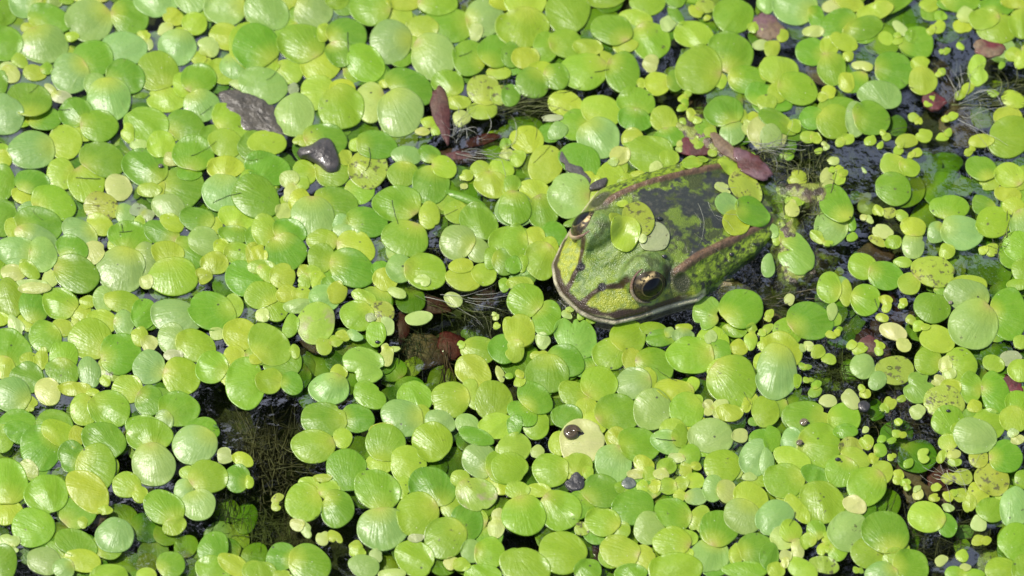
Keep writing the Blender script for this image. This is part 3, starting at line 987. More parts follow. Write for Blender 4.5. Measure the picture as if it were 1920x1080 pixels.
181,39,10,7,30,y 168,22,13,12,20,b 185,27,13,12,30,g
153,35,7,6,0,y 165,47,14.5,12,10,q
40,39,8,5,0,y 36,53,13,14,0,g 55,44,8,7,0,y 61,58,12,13,10,d
50,35,7,3,0,y
16,50,5,3,-30,s 15,56,3.5,3.5,0,y
37,73,4,7,-30,p 31,70,6,4,20,p
50,80,5,5,0,p 59,79,6,4,40,y
75,86,5,4,0,y 76,90,6,4,0,y
90,93,5,5,0,p
81,101,11,8,10,b
119,95,15,12,30,g
100,96,7,7,0,uy
102,107,10,4,0,p
19,94,11,10,-20,d 40,99,16,13,30,d
4,105,11,7,0,g
20,108,7,4,0,y
120,80,6,3,0,n
182,63,5,5,0,p 180,72,6,8,0,p
162,90,8,8,0,b 175,91,11,11,20,g
193,100,9,12,0,g
170,107,13,7,0,g
147,99,6,4.5,0,p 154,100,6,5,0,y
188,12,8,5,-10,p
165,4,13,6,20,d
192,62,6,9,0,g
#14
2,12,12,10,0,y
35,9,7,9,0,y
52,8,15.5,16.5,20,c
19,15,5,4.5,0,p
44,27,8,8,0,y 50,25,10,8,0,y 57,31,4,5,0,y 29,29,13,12,0,g
-2,28,13,11,0,g
78,5,8,8,0,y 76,24,13,13,0,b 95,10,15.5,12,20,d
116,8,12,8,20,b 126,4,6,8,0,g
149,4,16,12,10,b
171,3,6,5,0,p
189,6,11,8,0,d
133,18,8,8,0,g 123,20,6,4,0,p
158,26,13.5,11.5,10,g
182,20,11,13,20,b
99,25,8,6,30,y 93,32,6,4,0,p 103,32,5,5,0,y
116,26,7,6,0,g 112,32,6,4,0,p
130,29,5,5,0,y 138,26,4,3,0,y
137,37,7,6,0,y 127,39,6,5,0,y 117,41,6.5,6,0,g
98,41,4.5,4.5,0,y 107,41,4.5,5,0,y
126,48,5,4,0,y 138,49,8,6,0,b
151,43,8,9,0,b 161,45,7.5,8,0,p
178,34,5,3,0,p
51,55,10,12,50,d 67,45,14,12,30,d
81,42,4,4
20,44,9,5,0,y 36,59,15,14.5,20,g
4,44,9,6,0,y 9,63,16,14,0,g
91,57,15,12.5,0,d
81,75,8,6,-20,y 68,68,13,10,10,g
52,73,5,5,0,s
103,73,11.5,11,0,b
141,66,8,10,20,y 121,62,14,11,25,d
148,93,14.5,12,0,b 155,73,14,13,0,d
179,50,13,11,30,y 173,64,14,12,20,b
131,80,8,6,0,y 128,92,8,5,0,y 120,83,14,10,0,g
38,91,17,15.5,20,g
99,95,8,10,-20,y 81,90,15,11,15,y
10,102,19,13,20,g
57,104,10,8,0,d
122,104,19,12,0,g
89,106,12,6,0,d
168,92,5,8,0,y 183,88,13,11.5,0,d
175,104,16,6,0,g
192,66,5,9,0,b
#15
3,6,6,10,0,d
-1,24,5,10,0,b
18,8,8,10,0,b 38,11,16,15.5,10,g
58,0,9,5,0,d
18,21,14,8,20,y
26,33,4,5,0,y 12,37,15,12,0,g
36,33,11,7,20,d
62,12,9,7,0,s 65,21,11,8,20,y 55,30,12,11,20,g
79,20,4,4,0,y 84,14,5,5,0,g 74,8,5.5,5,0,y
85,31,8,9,30,y 74,41,14,13.5,10,g
40,53,16.5,15,20,g
22,58,6,12,-40,y
5,65,14,12,-20,b
11,80,9,8,0,p 17,75,8,8,0,y 22,89,5,8,0,p
36,74,7,7,0,g 30,82,6,6,0,y 42,88,5,5,0,y 47,80,7,5,0,y 52,90,7,7,0,g
42,100,11,6,15,s
60,75,14,15,20,b
75,91,12,11,20,g 100,88,6,6,0,y 88,76,17.5,15,20,d
65,55,9,6,20,c
88,50,11,12,-20,ug
134,70,7,9,-30,d 119,64,13.5,11,20,y
108,77,6,9,0,ud
146,81,6,5,0,ug
135,57,4.5,3,20,p
158,69,5.5,6,0,p
148,70,7,5,0,ub
158,46,8,9,0,y 145,48,6,5,30,y 151,54,5,6,0,y
167,59,10,9,20,g
185,57,11,14,0,b
168,36,13,11,20,s
158,20,7,7,0,s 178,19,12,12,10,d
135,8,7,6,0,y 139,17,5,4,0,p 140,23,5,3,0,y
155,4,16,12,20,b
192,36,7,7,0,g
146,34,7,6,0,s 135,35,5,4,0,s
168,94,10,9,0,us
187,83,14,13,10,g
175,104,12,9,0,g
190,103,7,10,0,g
1,94,7,10,0,d
25,103,12,7,30,y
6,104,6,6,0,y
95,98,9,9,0,y 107,101,13,12,30,d 85,107,12,8,0,b
140,106,7,5,0,g 153,107,9,4,0,g
148,102,4,3,0,p
117,18,5,5,0,k
"""
# ------------------------------------------------------------------ duckweed
TONE = dict(g=(.25,.435,.010), d=(.16,.355,.003), y=(.375,.52,.025), b=(.28,.46,.10), p=(.48,.58,.15), c=(.62,.60,.22),  # b: bluish sky sheen painted into the base green
            n=(.36,.44,.20), s=(.36,.46,.04), q=(.36,.50,.05), h=(.24,.44,.04), k=(.40,.55,.04))
def blur3(a):
    b = a
    for ax in (0, 1): b = (np.roll(b, 1, ax) + b*2 + np.roll(b, -1, ax))/4
    return b
NA = 36; RR = np.array([0, .2, .4, .58, .74, .86, .94, .985, 1.0, 1.0, .93]); NR = len(RR)
def rect(x0, x1, y0, y1):
    i0 = max(0, int((x0-HX0)/HD)-2); i1 = min(HM.shape[1], int((x1-HX0)/HD)+3)
    j0 = max(0, int((y0-HY0)/HD)-2); j1 = min(HM.shape[0], int((y1-HY0)/HD)+3)
    return i0, i1, j0, j1
def build_frond(cx, cy, a, b, rot, tone, node, sub=0.0, onfrog=False, r=random, local=None, flatfill=False):
    """cx.. in photograph pixels; outline is laid on the water (or on what already floats there)"""
    z0 = .0
    hmap = np.maximum(HM, FROGH) if onfrog else HM
    if onfrog:
        z0 = .5
        for _ in range(6):
            gx, gy = ground(cx, cy, z0); z0 = hmap[int((gy-HY0)/HD), int((gx-HX0)/HD)] + .02
    th = np.linspace(0, 2*math.pi, NA, endpoint=False)
    p2, p3, p5 = r.uniform(0, 6.28), r.uniform(0, 6.28), r.uniform(0, 6.28)
    wob = 1 + .024*np.cos(2*th+p2) + .024*np.cos(3*th+p3) + .014*np.cos(5*th+p5)
    nd = math.atan2(node[1]-cy, node[0]-cx) if node is not None else r.uniform(0, 6.28)
    # direction in ellipse parameter space of the node
    ra = R(rot); ca, sa = math.cos(ra), math.sin(ra)
    tn = math.atan2((-math.sin(ra)*math.cos(nd)+ca*math.sin(nd))/b, (ca*math.cos(nd)+sa*math.sin(nd))/a)
    dth = np.angle(np.exp(1j*(th-tn)))
    wob -= r.uniform(.02, .07)*np.exp(-(dth/.25)**2)
    if tone in 'k': wob -= .55*np.exp(-(np.angle(np.exp(1j*(th+.2)))/.45)**2)
    if tone == 'h':
        for q in range(2):
            w0 = r.uniform(0, 6.28); wob -= r.uniform(.2, .42)*np.exp(-(np.angle(np.exp(1j*(th-w0)))/r.uniform(.14, .25))**2)
        wob += .012*np.sin(th*11+p2)
    if a < 17: wob += .05*np.cos(2*th+p3) + .045*np.sin(3*th+p2) + .03*np.sin(4*th+p5)
    if tone in 'pny' and a < 22 and r.random() < .4: wob -= r.uniform(.15, .35)*np.exp(-(np.angle(np.exp(1j*(th-p5)))/.3)**2)
    if r.random() < .10 and a > 8:
        w0 = r.uniform(0, 6.28); wob -= r.uniform(.06, .18)*np.exp(-(np.angle(np.exp(1j*(th-w0)))/.13)**2)
    ex = a*np.cos(th)*wob; ey = b*np.sin(th)*wob
    px = cx + ex*ca - ey*sa; py = cy + ex*sa + ey*ca
    gx, gy = ground(px, py, z0); c0x, c0y = ground(cx, cy, z0)
    X = c0x + RR[:, None]*(gx-c0x)[None]; Y = c0y + RR[:, None]*(gy-c0y)[None]
    rad = .5*(np.hypot(gx-c0x, gy-c0y).mean()) * 2
    nx, ny = ground(cx + math.cos(nd)*a*.95, cy + math.sin(nd)*b*.95, z0)
    ax_ = np.array([c0x-nx, c0y-ny]); al = np.hypot(*ax_) + 1e-6; ax_ /= al
    U = ((X-nx)*ax_[0] + (Y-ny)*ax_[1])/(2*al); Vv = (-(X-nx)*ax_[1] + (Y-ny)*ax_[0])/(al)
    # domed, gently folded along the midrib, slightly tilted
    rr = RR[:, None]
    dome = rad*r.uniform(.055, .13)*(1-rr**2.2)
    if tone == 'b': dome = dome*1.45
    elif tone == 'g': dome = dome*1.05
    fold = -rad*r.choice((0, .03, .07, .13))*np.abs(Vv)
    tilt = R(r.gauss(0, 3.0)); ta = r.uniform(0, 6.28); tz = math.tan(tilt)
    if tone == 'b': ty = -math.tan(R(r.uniform(2, 8)))*-1
    elif tone == 'd': ty = -math.tan(R(r.uniform(1, 6)))
    else: ty = 0
    lump = rad*.05*(vnoise(X*3.1+p2*3, Y*3.1+50, p3)-.5)*(1.2-rr)
    base = dome + fold + lump + ((X-c0x)*math.cos(ta) + (Y-c0y)*math.sin(ta))*tz + (Y-c0y)*ty
    if flatfill: zz = base*.3 + .004 - sub
    elif sub: zz = base*1.6 - sub
    else:
        i0, i1, j0, j1 = rect(gx.min(), gx.max(), gy.min(), gy.max())
        H = blur3(blur3(hmap[j0:j1, i0:i1]))
        if onfrog:
            for _ in range(8): H = blur3(H)
            H = H + .02
        fi = np.clip((X-HX0)/HD - i0 - .0, 0, H.shape[1]-1.001); fj = np.clip((Y-HY0)/HD - j0, 0, H.shape[0]-1.001)
        ii, jj = fi.astype(int), fj.astype(int); u, v = fi-ii, fj-jj
        hs = H[jj, ii]*(1-u)*(1-v) + H[jj, ii+1]*u*(1-v) + H[jj+1, ii]*(1-u)*v + H[jj+1, ii+1]*u*v
        wsum = (RR[:9, None]*np.ones_like(X[:9]));
        hm_ = hs[:9]
        # least-squares plane of what lies below: the frond leans on its neighbours
        A = np.stack([np.ones(hm_.size), (X[:9]-c0x).ravel(), (Y[:9]-c0y).ravel()], 1)*np.sqrt(wsum.ravel())[:, None]
        pl, *_ = np.linalg.lstsq(A, hm_.ravel()*np.sqrt(wsum.ravel()), rcond=None)
        plane = pl[0] + pl[1]*(X-c0x) + pl[2]*(Y-c0y)
        zb = plane*.8 + .018 + base
        lift = np.maximum(0, hs + .014 - zb)
        zz = zb + lift
        if not onfrog: zz = np.minimum(zz, .34)
        zz = np.maximum(zz, hs + .012) if onfrog else zz
    # round lip and underside
    zz[8] -= .006; zz[9] = zz[8] - .013; zz[10] = zz[8] - .022
    if not sub and not flatfill:
        i0, i1, j0, j1 = rect(gx.min(), gx.max(), gy.min(), gy.max())
        GX, GY = np.meshgrid(HX0 + np.arange(i0, i1)*HD, HY0 + np.arange(j0, j1)*HD)
        an = np.mod(np.arctan2(GY-c0y, GX-c0x), 2*math.pi)
        ga = np.mod(np.arctan2(gy-c0y, gx-c0x), 2*math.pi); o_ = np.argsort(ga); rg = np.hypot(gx-c0x, gy-c0y)
        ga_, rg_ = ga[o_], rg[o_]; ga_ = np.concatenate([[ga_[-1]-2*math.pi], ga_, [ga_[0]+2*math.pi]]); rg_ = np.concatenate([[rg_[-1]], rg_, [rg_[0]]])
        rn = np.hypot(GX-c0x, GY-c0y)/np.interp(an, ga_, rg_)
        # top height on the grid, by radius and angle
        zr = np.concatenate([zz[:9][:, o_][:, -1:], zz[:9][:, o_], zz[:9][:, o_][:, :1]], 1)
        ai = np.interp(an, ga_, np.arange(len(ga_))); a0 = np.clip(ai.astype(int), 0, zr.shape[1]-2); at_ = ai-a0
        ri = np.interp(rn, RR[:9], np.arange(9)); r0 = np.clip(ri.astype(int), 0, 7); rt = ri-r0
        zg = (zr[r0, a0]*(1-at_) + zr[r0, a0+1]*at_)*(1-rt) + (zr[r0+1, a0]*(1-at_) + zr[r0+1, a0+1]*at_)*rt
        sub_ = HM[j0:j1, i0:i1]; HM[j0:j1, i0:i1] = np.where(rn <= 1.0, np.maximum(sub_, zg), sub_)
        if onfrog:
            sub_ = FROGH[j0:j1, i0:i1]; FROGH[j0:j1, i0:i1] = np.where(rn <= 1.0, np.maximum(sub_, zg), sub_)
    # pigment; tone b has a pale sky sheen mixed into its colour
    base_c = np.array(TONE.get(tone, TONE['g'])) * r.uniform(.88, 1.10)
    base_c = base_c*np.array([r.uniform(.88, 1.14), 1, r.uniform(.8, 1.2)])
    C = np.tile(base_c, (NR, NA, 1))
    if node is not None:
        yn = np.clip(1.15 - np.hypot(U*2.3, Vv*1.1), 0, 1)[..., None]*r.uniform(.5, .95)
        C = C + (np.array([.47, .56, .045]) - C)*yn
        pk = np.exp(-(np.hypot(U*2, Vv)/.22)**2)[..., None]*r.choice((0, 0, .35, .6)); C = C + (np.array([.50, .34, .15]) - C)*pk
    edge = np.clip((rr-.93)/.07, 0, 1)[..., None]*.35; C = C*(1-edge) + C*np.array([.75, .8, .6])*edge
    if tone == 'q':
        m_ = (sstep(.50, .58, fbm(X*4+cx, Y*4, 1.7))*np.clip(1.8-np.hypot((X-c0x-.1)/.28, (Y-c0y+.08)/.25), 0, 1)*.8)[..., None]; C = C + (np.array([.46, .36, .24]) - C)*m_
    sp = dict(s=.62, h=.30, n=.45, c=.12, p=.15, q=.35, y=.08).get(tone, r.choice((0, 0, 0, .12, .3)))
    C = np.concatenate([np.clip(C, .005, .9), np.full((NR, NA, 1), sp)], -1)
    V3 = np.stack([X, Y, zz], -1)[1:].reshape(-1, 3); cen = np.array([[c0x, c0y, zz[0].mean()]])
    V3 = np.concatenate([cen, V3]); Cc = np.concatenate([C[0, :1].reshape(1, 4), C[1:].reshape(-1, 4)])
    UV = np.concatenate([[[U[0, 0], Vv[0, 0]]], np.stack([U, Vv], -1)[1:].reshape(-1, 2)])
    return V3, Cc, UV
FF = [(0, 1+i, 1+(i+1) % NA) for i in range(NA)]
for k in range(NR-2):
    FF += [(1+k*NA+i, 1+(k+1)*NA+i, 1+(k+1)*NA+(i+1) % NA, 1+k*NA+(i+1) % NA) for i in range(NA)]
FF = [f[::-1] for f in FF]          # the image's y axis points down, so turn the faces up

plants = []
ox = oy = 0
for ln in DATA.strip().splitlines():
    ln = ln.strip()
    if ln.startswith('#'):
        k = int(ln[1:]); ox, oy = (k % 4)*480, (k//4)*270; continue
    onf = ln.startswith('@'); fr = []
    for t in ln.lstrip('@').split():
        q = t.split(','); x, y, a, b = [float(e)*2.5 for e in q[:4]]; a *= 1.085; b *= 1.085
        rot = float(q[4]) if len(q) > 4 else 0.0; tn = q[5] if len(q) > 5 else 'g'
        fr.append([x+ox, y+oy, a, b, rot, tn])
    if len(fr) > 1:
        # where the fronds of one plant join
        cx = sum(f[0]/f[2] for f in fr)/sum(1/f[2] for f in fr); cy = sum(f[1]/f[2] for f in fr)/sum(1/f[2] for f in fr)
        node = (cx, cy)
    else: node = None
    sub = any('u' in f[5] for f in fr)
    mx = max(f[2] for f in fr)
    kind = 'sunken_frond' if sub else ('small_duckweed' if mx <= 19 else 'duckweed_plant')
    plants.append(dict(fr=fr, node=node, onf=onf, kind=kind, size=sum(f[2]*f[3] for f in fr), cx=sum(f[0] for f in fr)/len(fr), cy=sum(f[1] for f in fr)/len(fr)))
# loose specks of duckweed in the gaps of the right half, where the photograph is full of them
rs = random.Random(77); allf = [f for p in plants for f in p['fr']]; got = 0
for _ in range(6000):
    if got >= 95: break
    bx = rs.choice(((1420, 0, 1915, 1075), (1420, 0, 1915, 1075), (1420, 240, 1915, 1075), (1130, 760, 1480, 980), (930, 590, 1110, 720), (1180, 20, 1440, 330)))
    x, y = rs.uniform(bx[0], bx[2]), rs.uniform(bx[1], bx[3])
    if ((x-1270)/230)**2 + ((y-455)/165)**2 < 1 or (((x-1490)/105)**2 + ((y-430)/150)**2 < 1 and rs.random() < .85): continue
    if any(((x-f[0])/(f[2]*.95+8))**2 + ((y-f[1])/(f[3]*.95+8))**2 < 1 for f in allf): continue
    a = rs.uniform(7, 15); tn = rs.choice('ypyyg'); fr = [[x, y, a, a*rs.uniform(.65, .9), rs.uniform(-60, 60), tn]]
    if rs.random() < .6:
        q = rs.uniform(0, 6.28); fr.append([x + math.cos(q)*a*1.15, y + math.sin(q)*a*.95, a*.75, a*.6, rs.uniform(-60, 60), tn])
    allf += fr; got += 1; cxx = sum(f[0] for f in fr)/len(fr); cyy = sum(f[1] for f in fr)/len(fr)
    plants.append(dict(fr=fr, node=(cxx, cyy) if len(fr) > 1 else None, onf=False, kind='small_duckweed', size=sum(f[2]*f[3] for f in fr), cx=cxx, cy=cyy))
for kd in ('duckweed_plant', 'small_duckweed', 'sunken_frond'):
    big = sorted([p for p in plants if p['kind'] == kd], key=lambda p: -p['size']*(100 if p['onf'] else 1))
    for i, p in enumerate(big): p['single'] = i < 300

# open water left free of the lower layer (photograph pixels: x, y, rx, ry)
OPEN = [(470,790,95,85),(520,880,70,90),(480,960,60,60),(640,980,60,60),(600,1010,70,40),(1690,250,150,80),(1620,300,120,60),(1330,210,60,60),
        (1780,180,70,110),(820,600,110,60),(800,640,80,60),(880,560,80,50),(940,600,60,60),(1580,680,80,70),(1560,740,70,60),(1690,760,70,60),(1780,900,80,60),
        (1750,1000,110,60),(1600,1040,80,40),(300,930,60,50),(1520,400,110,150),(1350,420,130,140),(1180,500,170,120),(480,210,60,60),(900,220,110,60),(620,300,50,30),
        (1300,560,60,50),(1430,560,90,60),(380,960,60,70),(1700,480,60,60),(690,600,50,50),(960,640,40,60),(1880,180,80,60),(1240,190,80,30),(560,640,40,30),(1655,600,60,60)]
def is_open(x, y, g=1.0): return any(((x-a)/(c*g))**2 + ((y-b)/(d*g))**2 < 1 for a, b, c, d in OPEN)

carpV, carpC, carpUV, carpF = [], [], [], []
def to_carpet(t):
    n = sum(len(v) for v in carpV); carpV.append(t[0]); carpC.append(t[1]); carpUV.append(t[2]); carpF.extend([tuple(i+n for i in f) for f in FF])
rf = random.Random(21)
# lower layer seen in the gaps, and the carpet that goes on beyond the picture
def filler(x, y, beyond):
    a = rf.uniform(26, 42) if rf.random() < (.8 if beyond else .93) else rf.uniform(9, 18)
    tn = rf.choice('ggddybgbd') if a > 20 else rf.choice('ypyyg')
    k = rf.choice((1, 2, 2, 3)) if a > 20 else rf.choice((1, 2))
    ph = rf.uniform(0, 6.28); nd = (x, y) if k > 1 else None
    for q in range(k):
        a2 = a*rf.uniform(.65, 1)
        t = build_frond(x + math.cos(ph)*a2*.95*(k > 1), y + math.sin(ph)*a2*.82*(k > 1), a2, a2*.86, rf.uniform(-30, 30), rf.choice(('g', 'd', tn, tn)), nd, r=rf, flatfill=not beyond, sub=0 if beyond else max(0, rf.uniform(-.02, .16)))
        to_carpet(t); ph += 6.28/k + rf.uniform(-.3, .3)
fill = []
y = -8
while y < 1090:
    x = -8 + rf.uniform(0, 30)
    while x < 1930:
        jx, jy = x + rf.uniform(-16, 16), y + rf.uniform(-14, 14)
        if not is_open(jx, jy, 1.12) and rf.random() < .72: fill.append((jx, jy))
        x += 58
    y += 50
for f in fill: filler(*f, False)
y = -260
while y < 1340:
    x = -420
    while x < 2350:
        if not (-30 < x < 1950 and -35 < y < 1115):
            filler(x + rf.uniform(-18, 18), y + rf.uniform(-15, 15), True)
        x += 62
    y += 52

# ------------------------------------------------------------------ words that single each plant out
LM = [((1045,540),"the frog's snout"), ((1210,530),"the frog's near eye"), ((1108,425),"the frog's far eye"), ((1340,400),"the frog's dark back"),
      ((1480,500),"the frog's hind knee"), ((480,205),'the grey mud patch'), ((605,295),'the dark heart-shaped slug'), ((500,850),'the big brown water gap'),
      ((1085,830),'the cream frond with the snail'), ((810,640),'the red rotting leaves'), ((1790,200),'the brown pods'), ((1665,600),'the round red-brown leaves'),
      ((1400,300),'the maroon bud'), ((1730,900),'the brown leaf pieces'), ((840,215),'the brown stem'), ((223,350),'the pale cream frond'),
      ((1507,793),'the tiny ringed snail'), ((640,1000),'the lower dark gap'), ((1700,770),'the starry water gap'), ((1750,1010),'the lower right water'),
      ((0,0),'the top left corner'), ((1920,0),'the top right corner'), ((0,1080),'the bottom left corner'), ((1920,1080),'the bottom right corner'),
      ((960,0),'the top edge middle'), ((960,1080),'the bottom edge middle'), ((0,540),'the left edge middle'), ((1920,540),'the right edge middle'),
      ((300,180),'the brown gap near top left'), ((560,650),'the pink-patched frond'), ((1430,60),'the pinkish mottled fronds')]
DIRS = ['right of', 'lower right of', 'below', 'lower left of', 'left of', 'upper left of', 'above', 'upper right of']
ORD = ['nearest', 'second', 'third', 'fourth', 'fifth', 'sixth', 'seventh', 'eighth', 'ninth', 'tenth', 'eleventh', 'twelfth', 'thirteenth', 'fourteenth', 'fifteenth']
CW = dict(g='mid green', d='deep green', y='yellow-green', b='pale-sheened green', p='pale lime', c='cream', n='faded grey-green', s='spotted', q='pink-patched', h='ragged', k='notched')
NW = {1: 'single-frond', 2: 'two-frond', 3: 'three-frond', 4: 'four-frond', 5: 'five-frond'}
sect = {}
for p in plants:
    if p['onf']: continue
    d, k = min((math.hypot(p['cx']-m[0][0], p['cy']-m[0][1]), i) for i, m in enumerate(LM))
    an = math.atan2(p['cy']-LM[k][0][1], p['cx']-LM[k][0][0]); di = int(round(an/(math.pi/4))) % 8
    p['near'] = (d, k, di)
    if d < 14: di = 8
    if p['single']: sect.setdefault((p['kind'], k, di), []).append(p)
for (kd, k, di), L_ in sect.items():
    L_.sort(key=lambda p: p['near'][0])
    for i, p in enumerate(L_):
        big = max(p['fr'], key=lambda f: f[2]*f[3]); nm = {'duckweed_plant': 'duckweed', 'small_duckweed': 'tiny duckweed', 'sunken_frond': 'sunken duckweed'}[kd]
        rk = ORD[min(i, 14)]; where = ('at ' if di == 8 else DIRS[di] + ' ') + LM[k][1]
        p['label'] = f"{CW[big[5].replace('u','') or 'g']} {NW[min(5, len(p['fr']))]} {nm}, " + (f"{rk} one {where}" if len(L_) > 1 else where)
frogl = ['yellow-green tiny duckweed on the frog behind its far eye, highest up the back', 'faded speckled grey-green frond lying between the frog\'s eyes, under brighter ones',
         'brown-blotched yellow duckweed plant riding on top of the frog\'s head', 'yellow duckweed pair with dark smudge at the top of the frog\'s back',
         'pale tiny frond on the frog\'s back left of the yellow pair', 'bright duckweed plant on the frog\'s back, lower of the two there']
fi_ = iter(frogl)
GRP = dict(duckweed_plant='duckweed plants covering the pond', small_duckweed='tiny duckweeds between the large ones', sunken_frond='duckweed fronds under the surface')
rp = random.Random(5)
for p in plants:
    for f in p['fr']:
        if f[5][0] == 'u': f[5] = f[5][1:]
    sub = rp.uniform(.10, .30) if p['kind'] == 'sunken_frond' else 0
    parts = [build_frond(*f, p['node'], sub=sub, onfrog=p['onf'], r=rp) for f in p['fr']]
    if not p['single']:
        for t in parts: to_carpet(t)
        continue
    lab = next(fi_) if p['onf'] else p['label']
    if len(parts) == 1:
        V3, C, UV = parts[0]; c = V3[0].copy()
        o = mesh_np(p['kind'], V3 - c, FF, FROND, C, UV); o.location = c
        tag(o, lab, 'duckweed', GRP[p['kind']])
    else:
        c = np.mean([t[0][0] for t in parts], 0); root = empty(p['kind'], c)
        tag(root, lab, 'duckweed', GRP[p['kind']])
        for V3, C, UV in parts:
            d = V3[0].copy(); o = mesh_np('frond', V3 - d, FF, FROND, C, UV, parent=root); o.location = d - c
o = mesh_np('duckweed_carpet', np.concatenate(carpV), carpF, FROND, np.concatenate(carpC), np.concatenate(carpUV))
tag(o, 'lower and outlying fronds of the duckweed carpet', 'duckweed', kind='stuff')
labs = [o_['label'] for o_ in bpy.data.objects if o_.parent is None and 'label' in o_.keys()]
print('things', len(labs), 'unique', len(set(labs)), 'maxwords', max(len(l.split()) for l in labs), 'carpet faces', len(carpF))
# ------------------------------------------------------------------ rotting leaves, pods and stems
def leaf(px, py, a, b, rot, z, col, col2, label, name='rotting_leaf', cat='leaf', curl=.12):
    z -= .03 + (.09 if z < 0 else 0); a *= 1.15; b *= 1.15
    r = random.Random(int(px*7+py)); na, nr = 40, 9; V = []; C = []
    x0, y0 = ground(px, py, z); ra = R(rot)
    for j in range(nr):
        rr = j/(nr-1)
        for i in range(na):
            th = 2*math.pi*i/na; w_ = 1 + .05*math.cos(2*th+px) + .06*math.cos(3*th+py) + .45*(float(fbm(math.cos(th)*2.6+px, math.sin(th)*2.6+py, 4))-.5)
            ex, ey = a*math.cos(th)*w_*rr, b*math.sin(th)*w_*rr*(1 - .25*math.cos(th))
            gx, gy = ground(px + ex*math.cos(ra) - ey*math.sin(ra), py + ex*math.sin(ra) + ey*math.cos(ra), z)
            h = .0035*b*(1 - rr**2)*curl*4 + .02*float(vnoise(gx*4, gy*4)) - .0025*b*abs(math.sin(th))*rr*curl
            V.append((gx-x0, gy-y0, h)); n_ = float(fbm(gx*3+9, gy*3+9, 2.2))
            t = float(sstep(.42, .6, n_)); C.append([col[q]+(col2[q]-col[q])*t for q in range(3)] + [1])
    F = [((j+1)*na+i, j*na+i, j*na+(i+1) % na, (j+1)*na+(i+1) % na) for j in range(nr-1) for i in range(na)]
    nV = len(V)
    for i in range(na): V.append((V[(nr-1)*na+i][0]*.98, V[(nr-1)*na+i][1]*.98, V[(nr-1)*na+i][2]-.03)); C.append(C[(nr-1)*na+i])
    F += [(nV+i, (nr-1)*na+i, (nr-1)*na+(i+1) % na, nV+(i+1) % na) for i in range(na)]
    o = mesh_np(name, np.array(V), F, LEAF, cols=C); o.location = (x0, y0, z); return tag(o, label, cat, 'rotting leaves in the gaps')
BR, MR, CR, TN, PU = (.12,.06,.035), (.10,.028,.022), (.15,.022,.025), (.22,.15,.08), (.18,.09,.10)
LEAVES = [(828,214,46,14,78,.05,BR,MR,'narrow brown leaf standing beside the yellow ragged bits, upper middle'),
 (862,293,42,13,3,.0,MR,BR,'dark maroon flat leaf below the brown stem'), (905,262,30,9,-15,.0,MR,CR,'small reddish leaf right of the brown stem'),
 (1300,276,30,15,12,.03,CR,MR,'dark red leaf tip above the frog\'s back'), (1412,310,38,17,30,.12,MR,PU,'maroon bud at the top of the frog\'s back'),
 (1362,278,36,10,40,.07,BR,TN,'brown stem leading to the maroon bud'),
 (1768,158,50,19,75,-.06,BR,TN,'long brown pod, upper one at the right side gap'), (1802,240,44,29,55,-.04,TN,BR,'broad translucent brown pod, lower one at the right side gap'),
 (1752,190,20,16,10,.02,CR,MR,'crimson leaf scrap between the two brown pods'), (1856,90,28,14,12,.04,CR,TN,'red leaf scrap with yellow edge near the right edge'),
 (1772,60,12,34,0,-.05,MR,CR,'dark red upright sliver above the brown pods'),
 (800,660,38,30,10,-.12,BR,TN,'brown leaf, largest under the water in the middle gap'), (848,648,22,24,0,-.07,CR,MR,'crimson leaf touching the brown one in the middle gap'),
 (755,612,13,30,8,-.05,MR,CR,'upright maroon leaf on the left of the middle gap'), (806,572,34,16,15,-.05,MR,PU,'maroon leaf below the ragged pale frond'),
 (772,566,22,18,-50,-.04,BR,MR,'dark brown leaf at the top left of the middle gap'), (908,556,24,19,80,-.02,PU,MR,'purple shiny leaf at the right of the middle gap'),
 (1641,479,28,19,10,-.04,BR,TN,'round brown leaf behind the paired fronds, right side'), (1664,590,27,34,15,-.03,BR,MR,'upright red-brown leaf above the creamy kidney frond'),
 (1634,648,30,21,28,.0,MR,BR,'oval wine-red leaf left of the creamy kidney frond'), (1896,721,22,14,28,.02,CR,MR,'crimson leaf at the right edge'),
 (1445,604,19,20,0,-.08,BR,TN,'small brown disc left of the large green pair near the frog'), (1707,884,23,24,0,-.03,BR,TN,'upper round brown leaf piece at lower right'),
 (1724,924,28,17,6,-.02,BR,TN,'lower flat brown leaf piece at lower right'), (1765,893,24,24,20,-.06,PU,CR,'purple leaf right of the brown pieces'),
 (1785,932,32,20,20,-.1,PU,MR,'pinkish leaf below the purple one at lower right'), (1112,681,17,14,0,-.02,CR,MR,'red scrap between fronds below the snout'),
 (1118,1034,13,32,-20,-.01,BR,MR,'brown upright scrap near the bottom edge'), (246,780,9,26,0,-.02,MR,CR,'thin red scrap among the lower left fronds'),
 (1700,772,56,26,20,-.22,BR,MR,'dark brown sunken leaf under the starry gap'), (588,650,24,9,25,.0,BR,TN,'brown scrap below the pink-patched frond'),
 (1325,708,16,8,10,-.02,CR,MR,'tiny red scrap under the large disc below the frog'), (1440,52,30,22,30,.02,TN,PU,'pinkish brown dead frond at the upper right'),
 (1530,140,26,9,50,.0,BR,TN,'brown stem slanting between upper right fronds'), (1318,200,24,20,0,-.18,BR,MR,'brown sunken leaf left of the pod-like round frond'),
 (1700,592,9,12,80,-.02,TN,BR,'small grey husk beside the creamy kidney frond'), (1260,305,60,10,-38,-.25,TN,BR,'pale brown stalk along the far side of the frog'),
 (185,960,18,30,20,-.02,PU,TN,'pinkish leaf below the lower left fronds')]
for L_ in LEAVES: leaf(*L_[:8], L_[8])

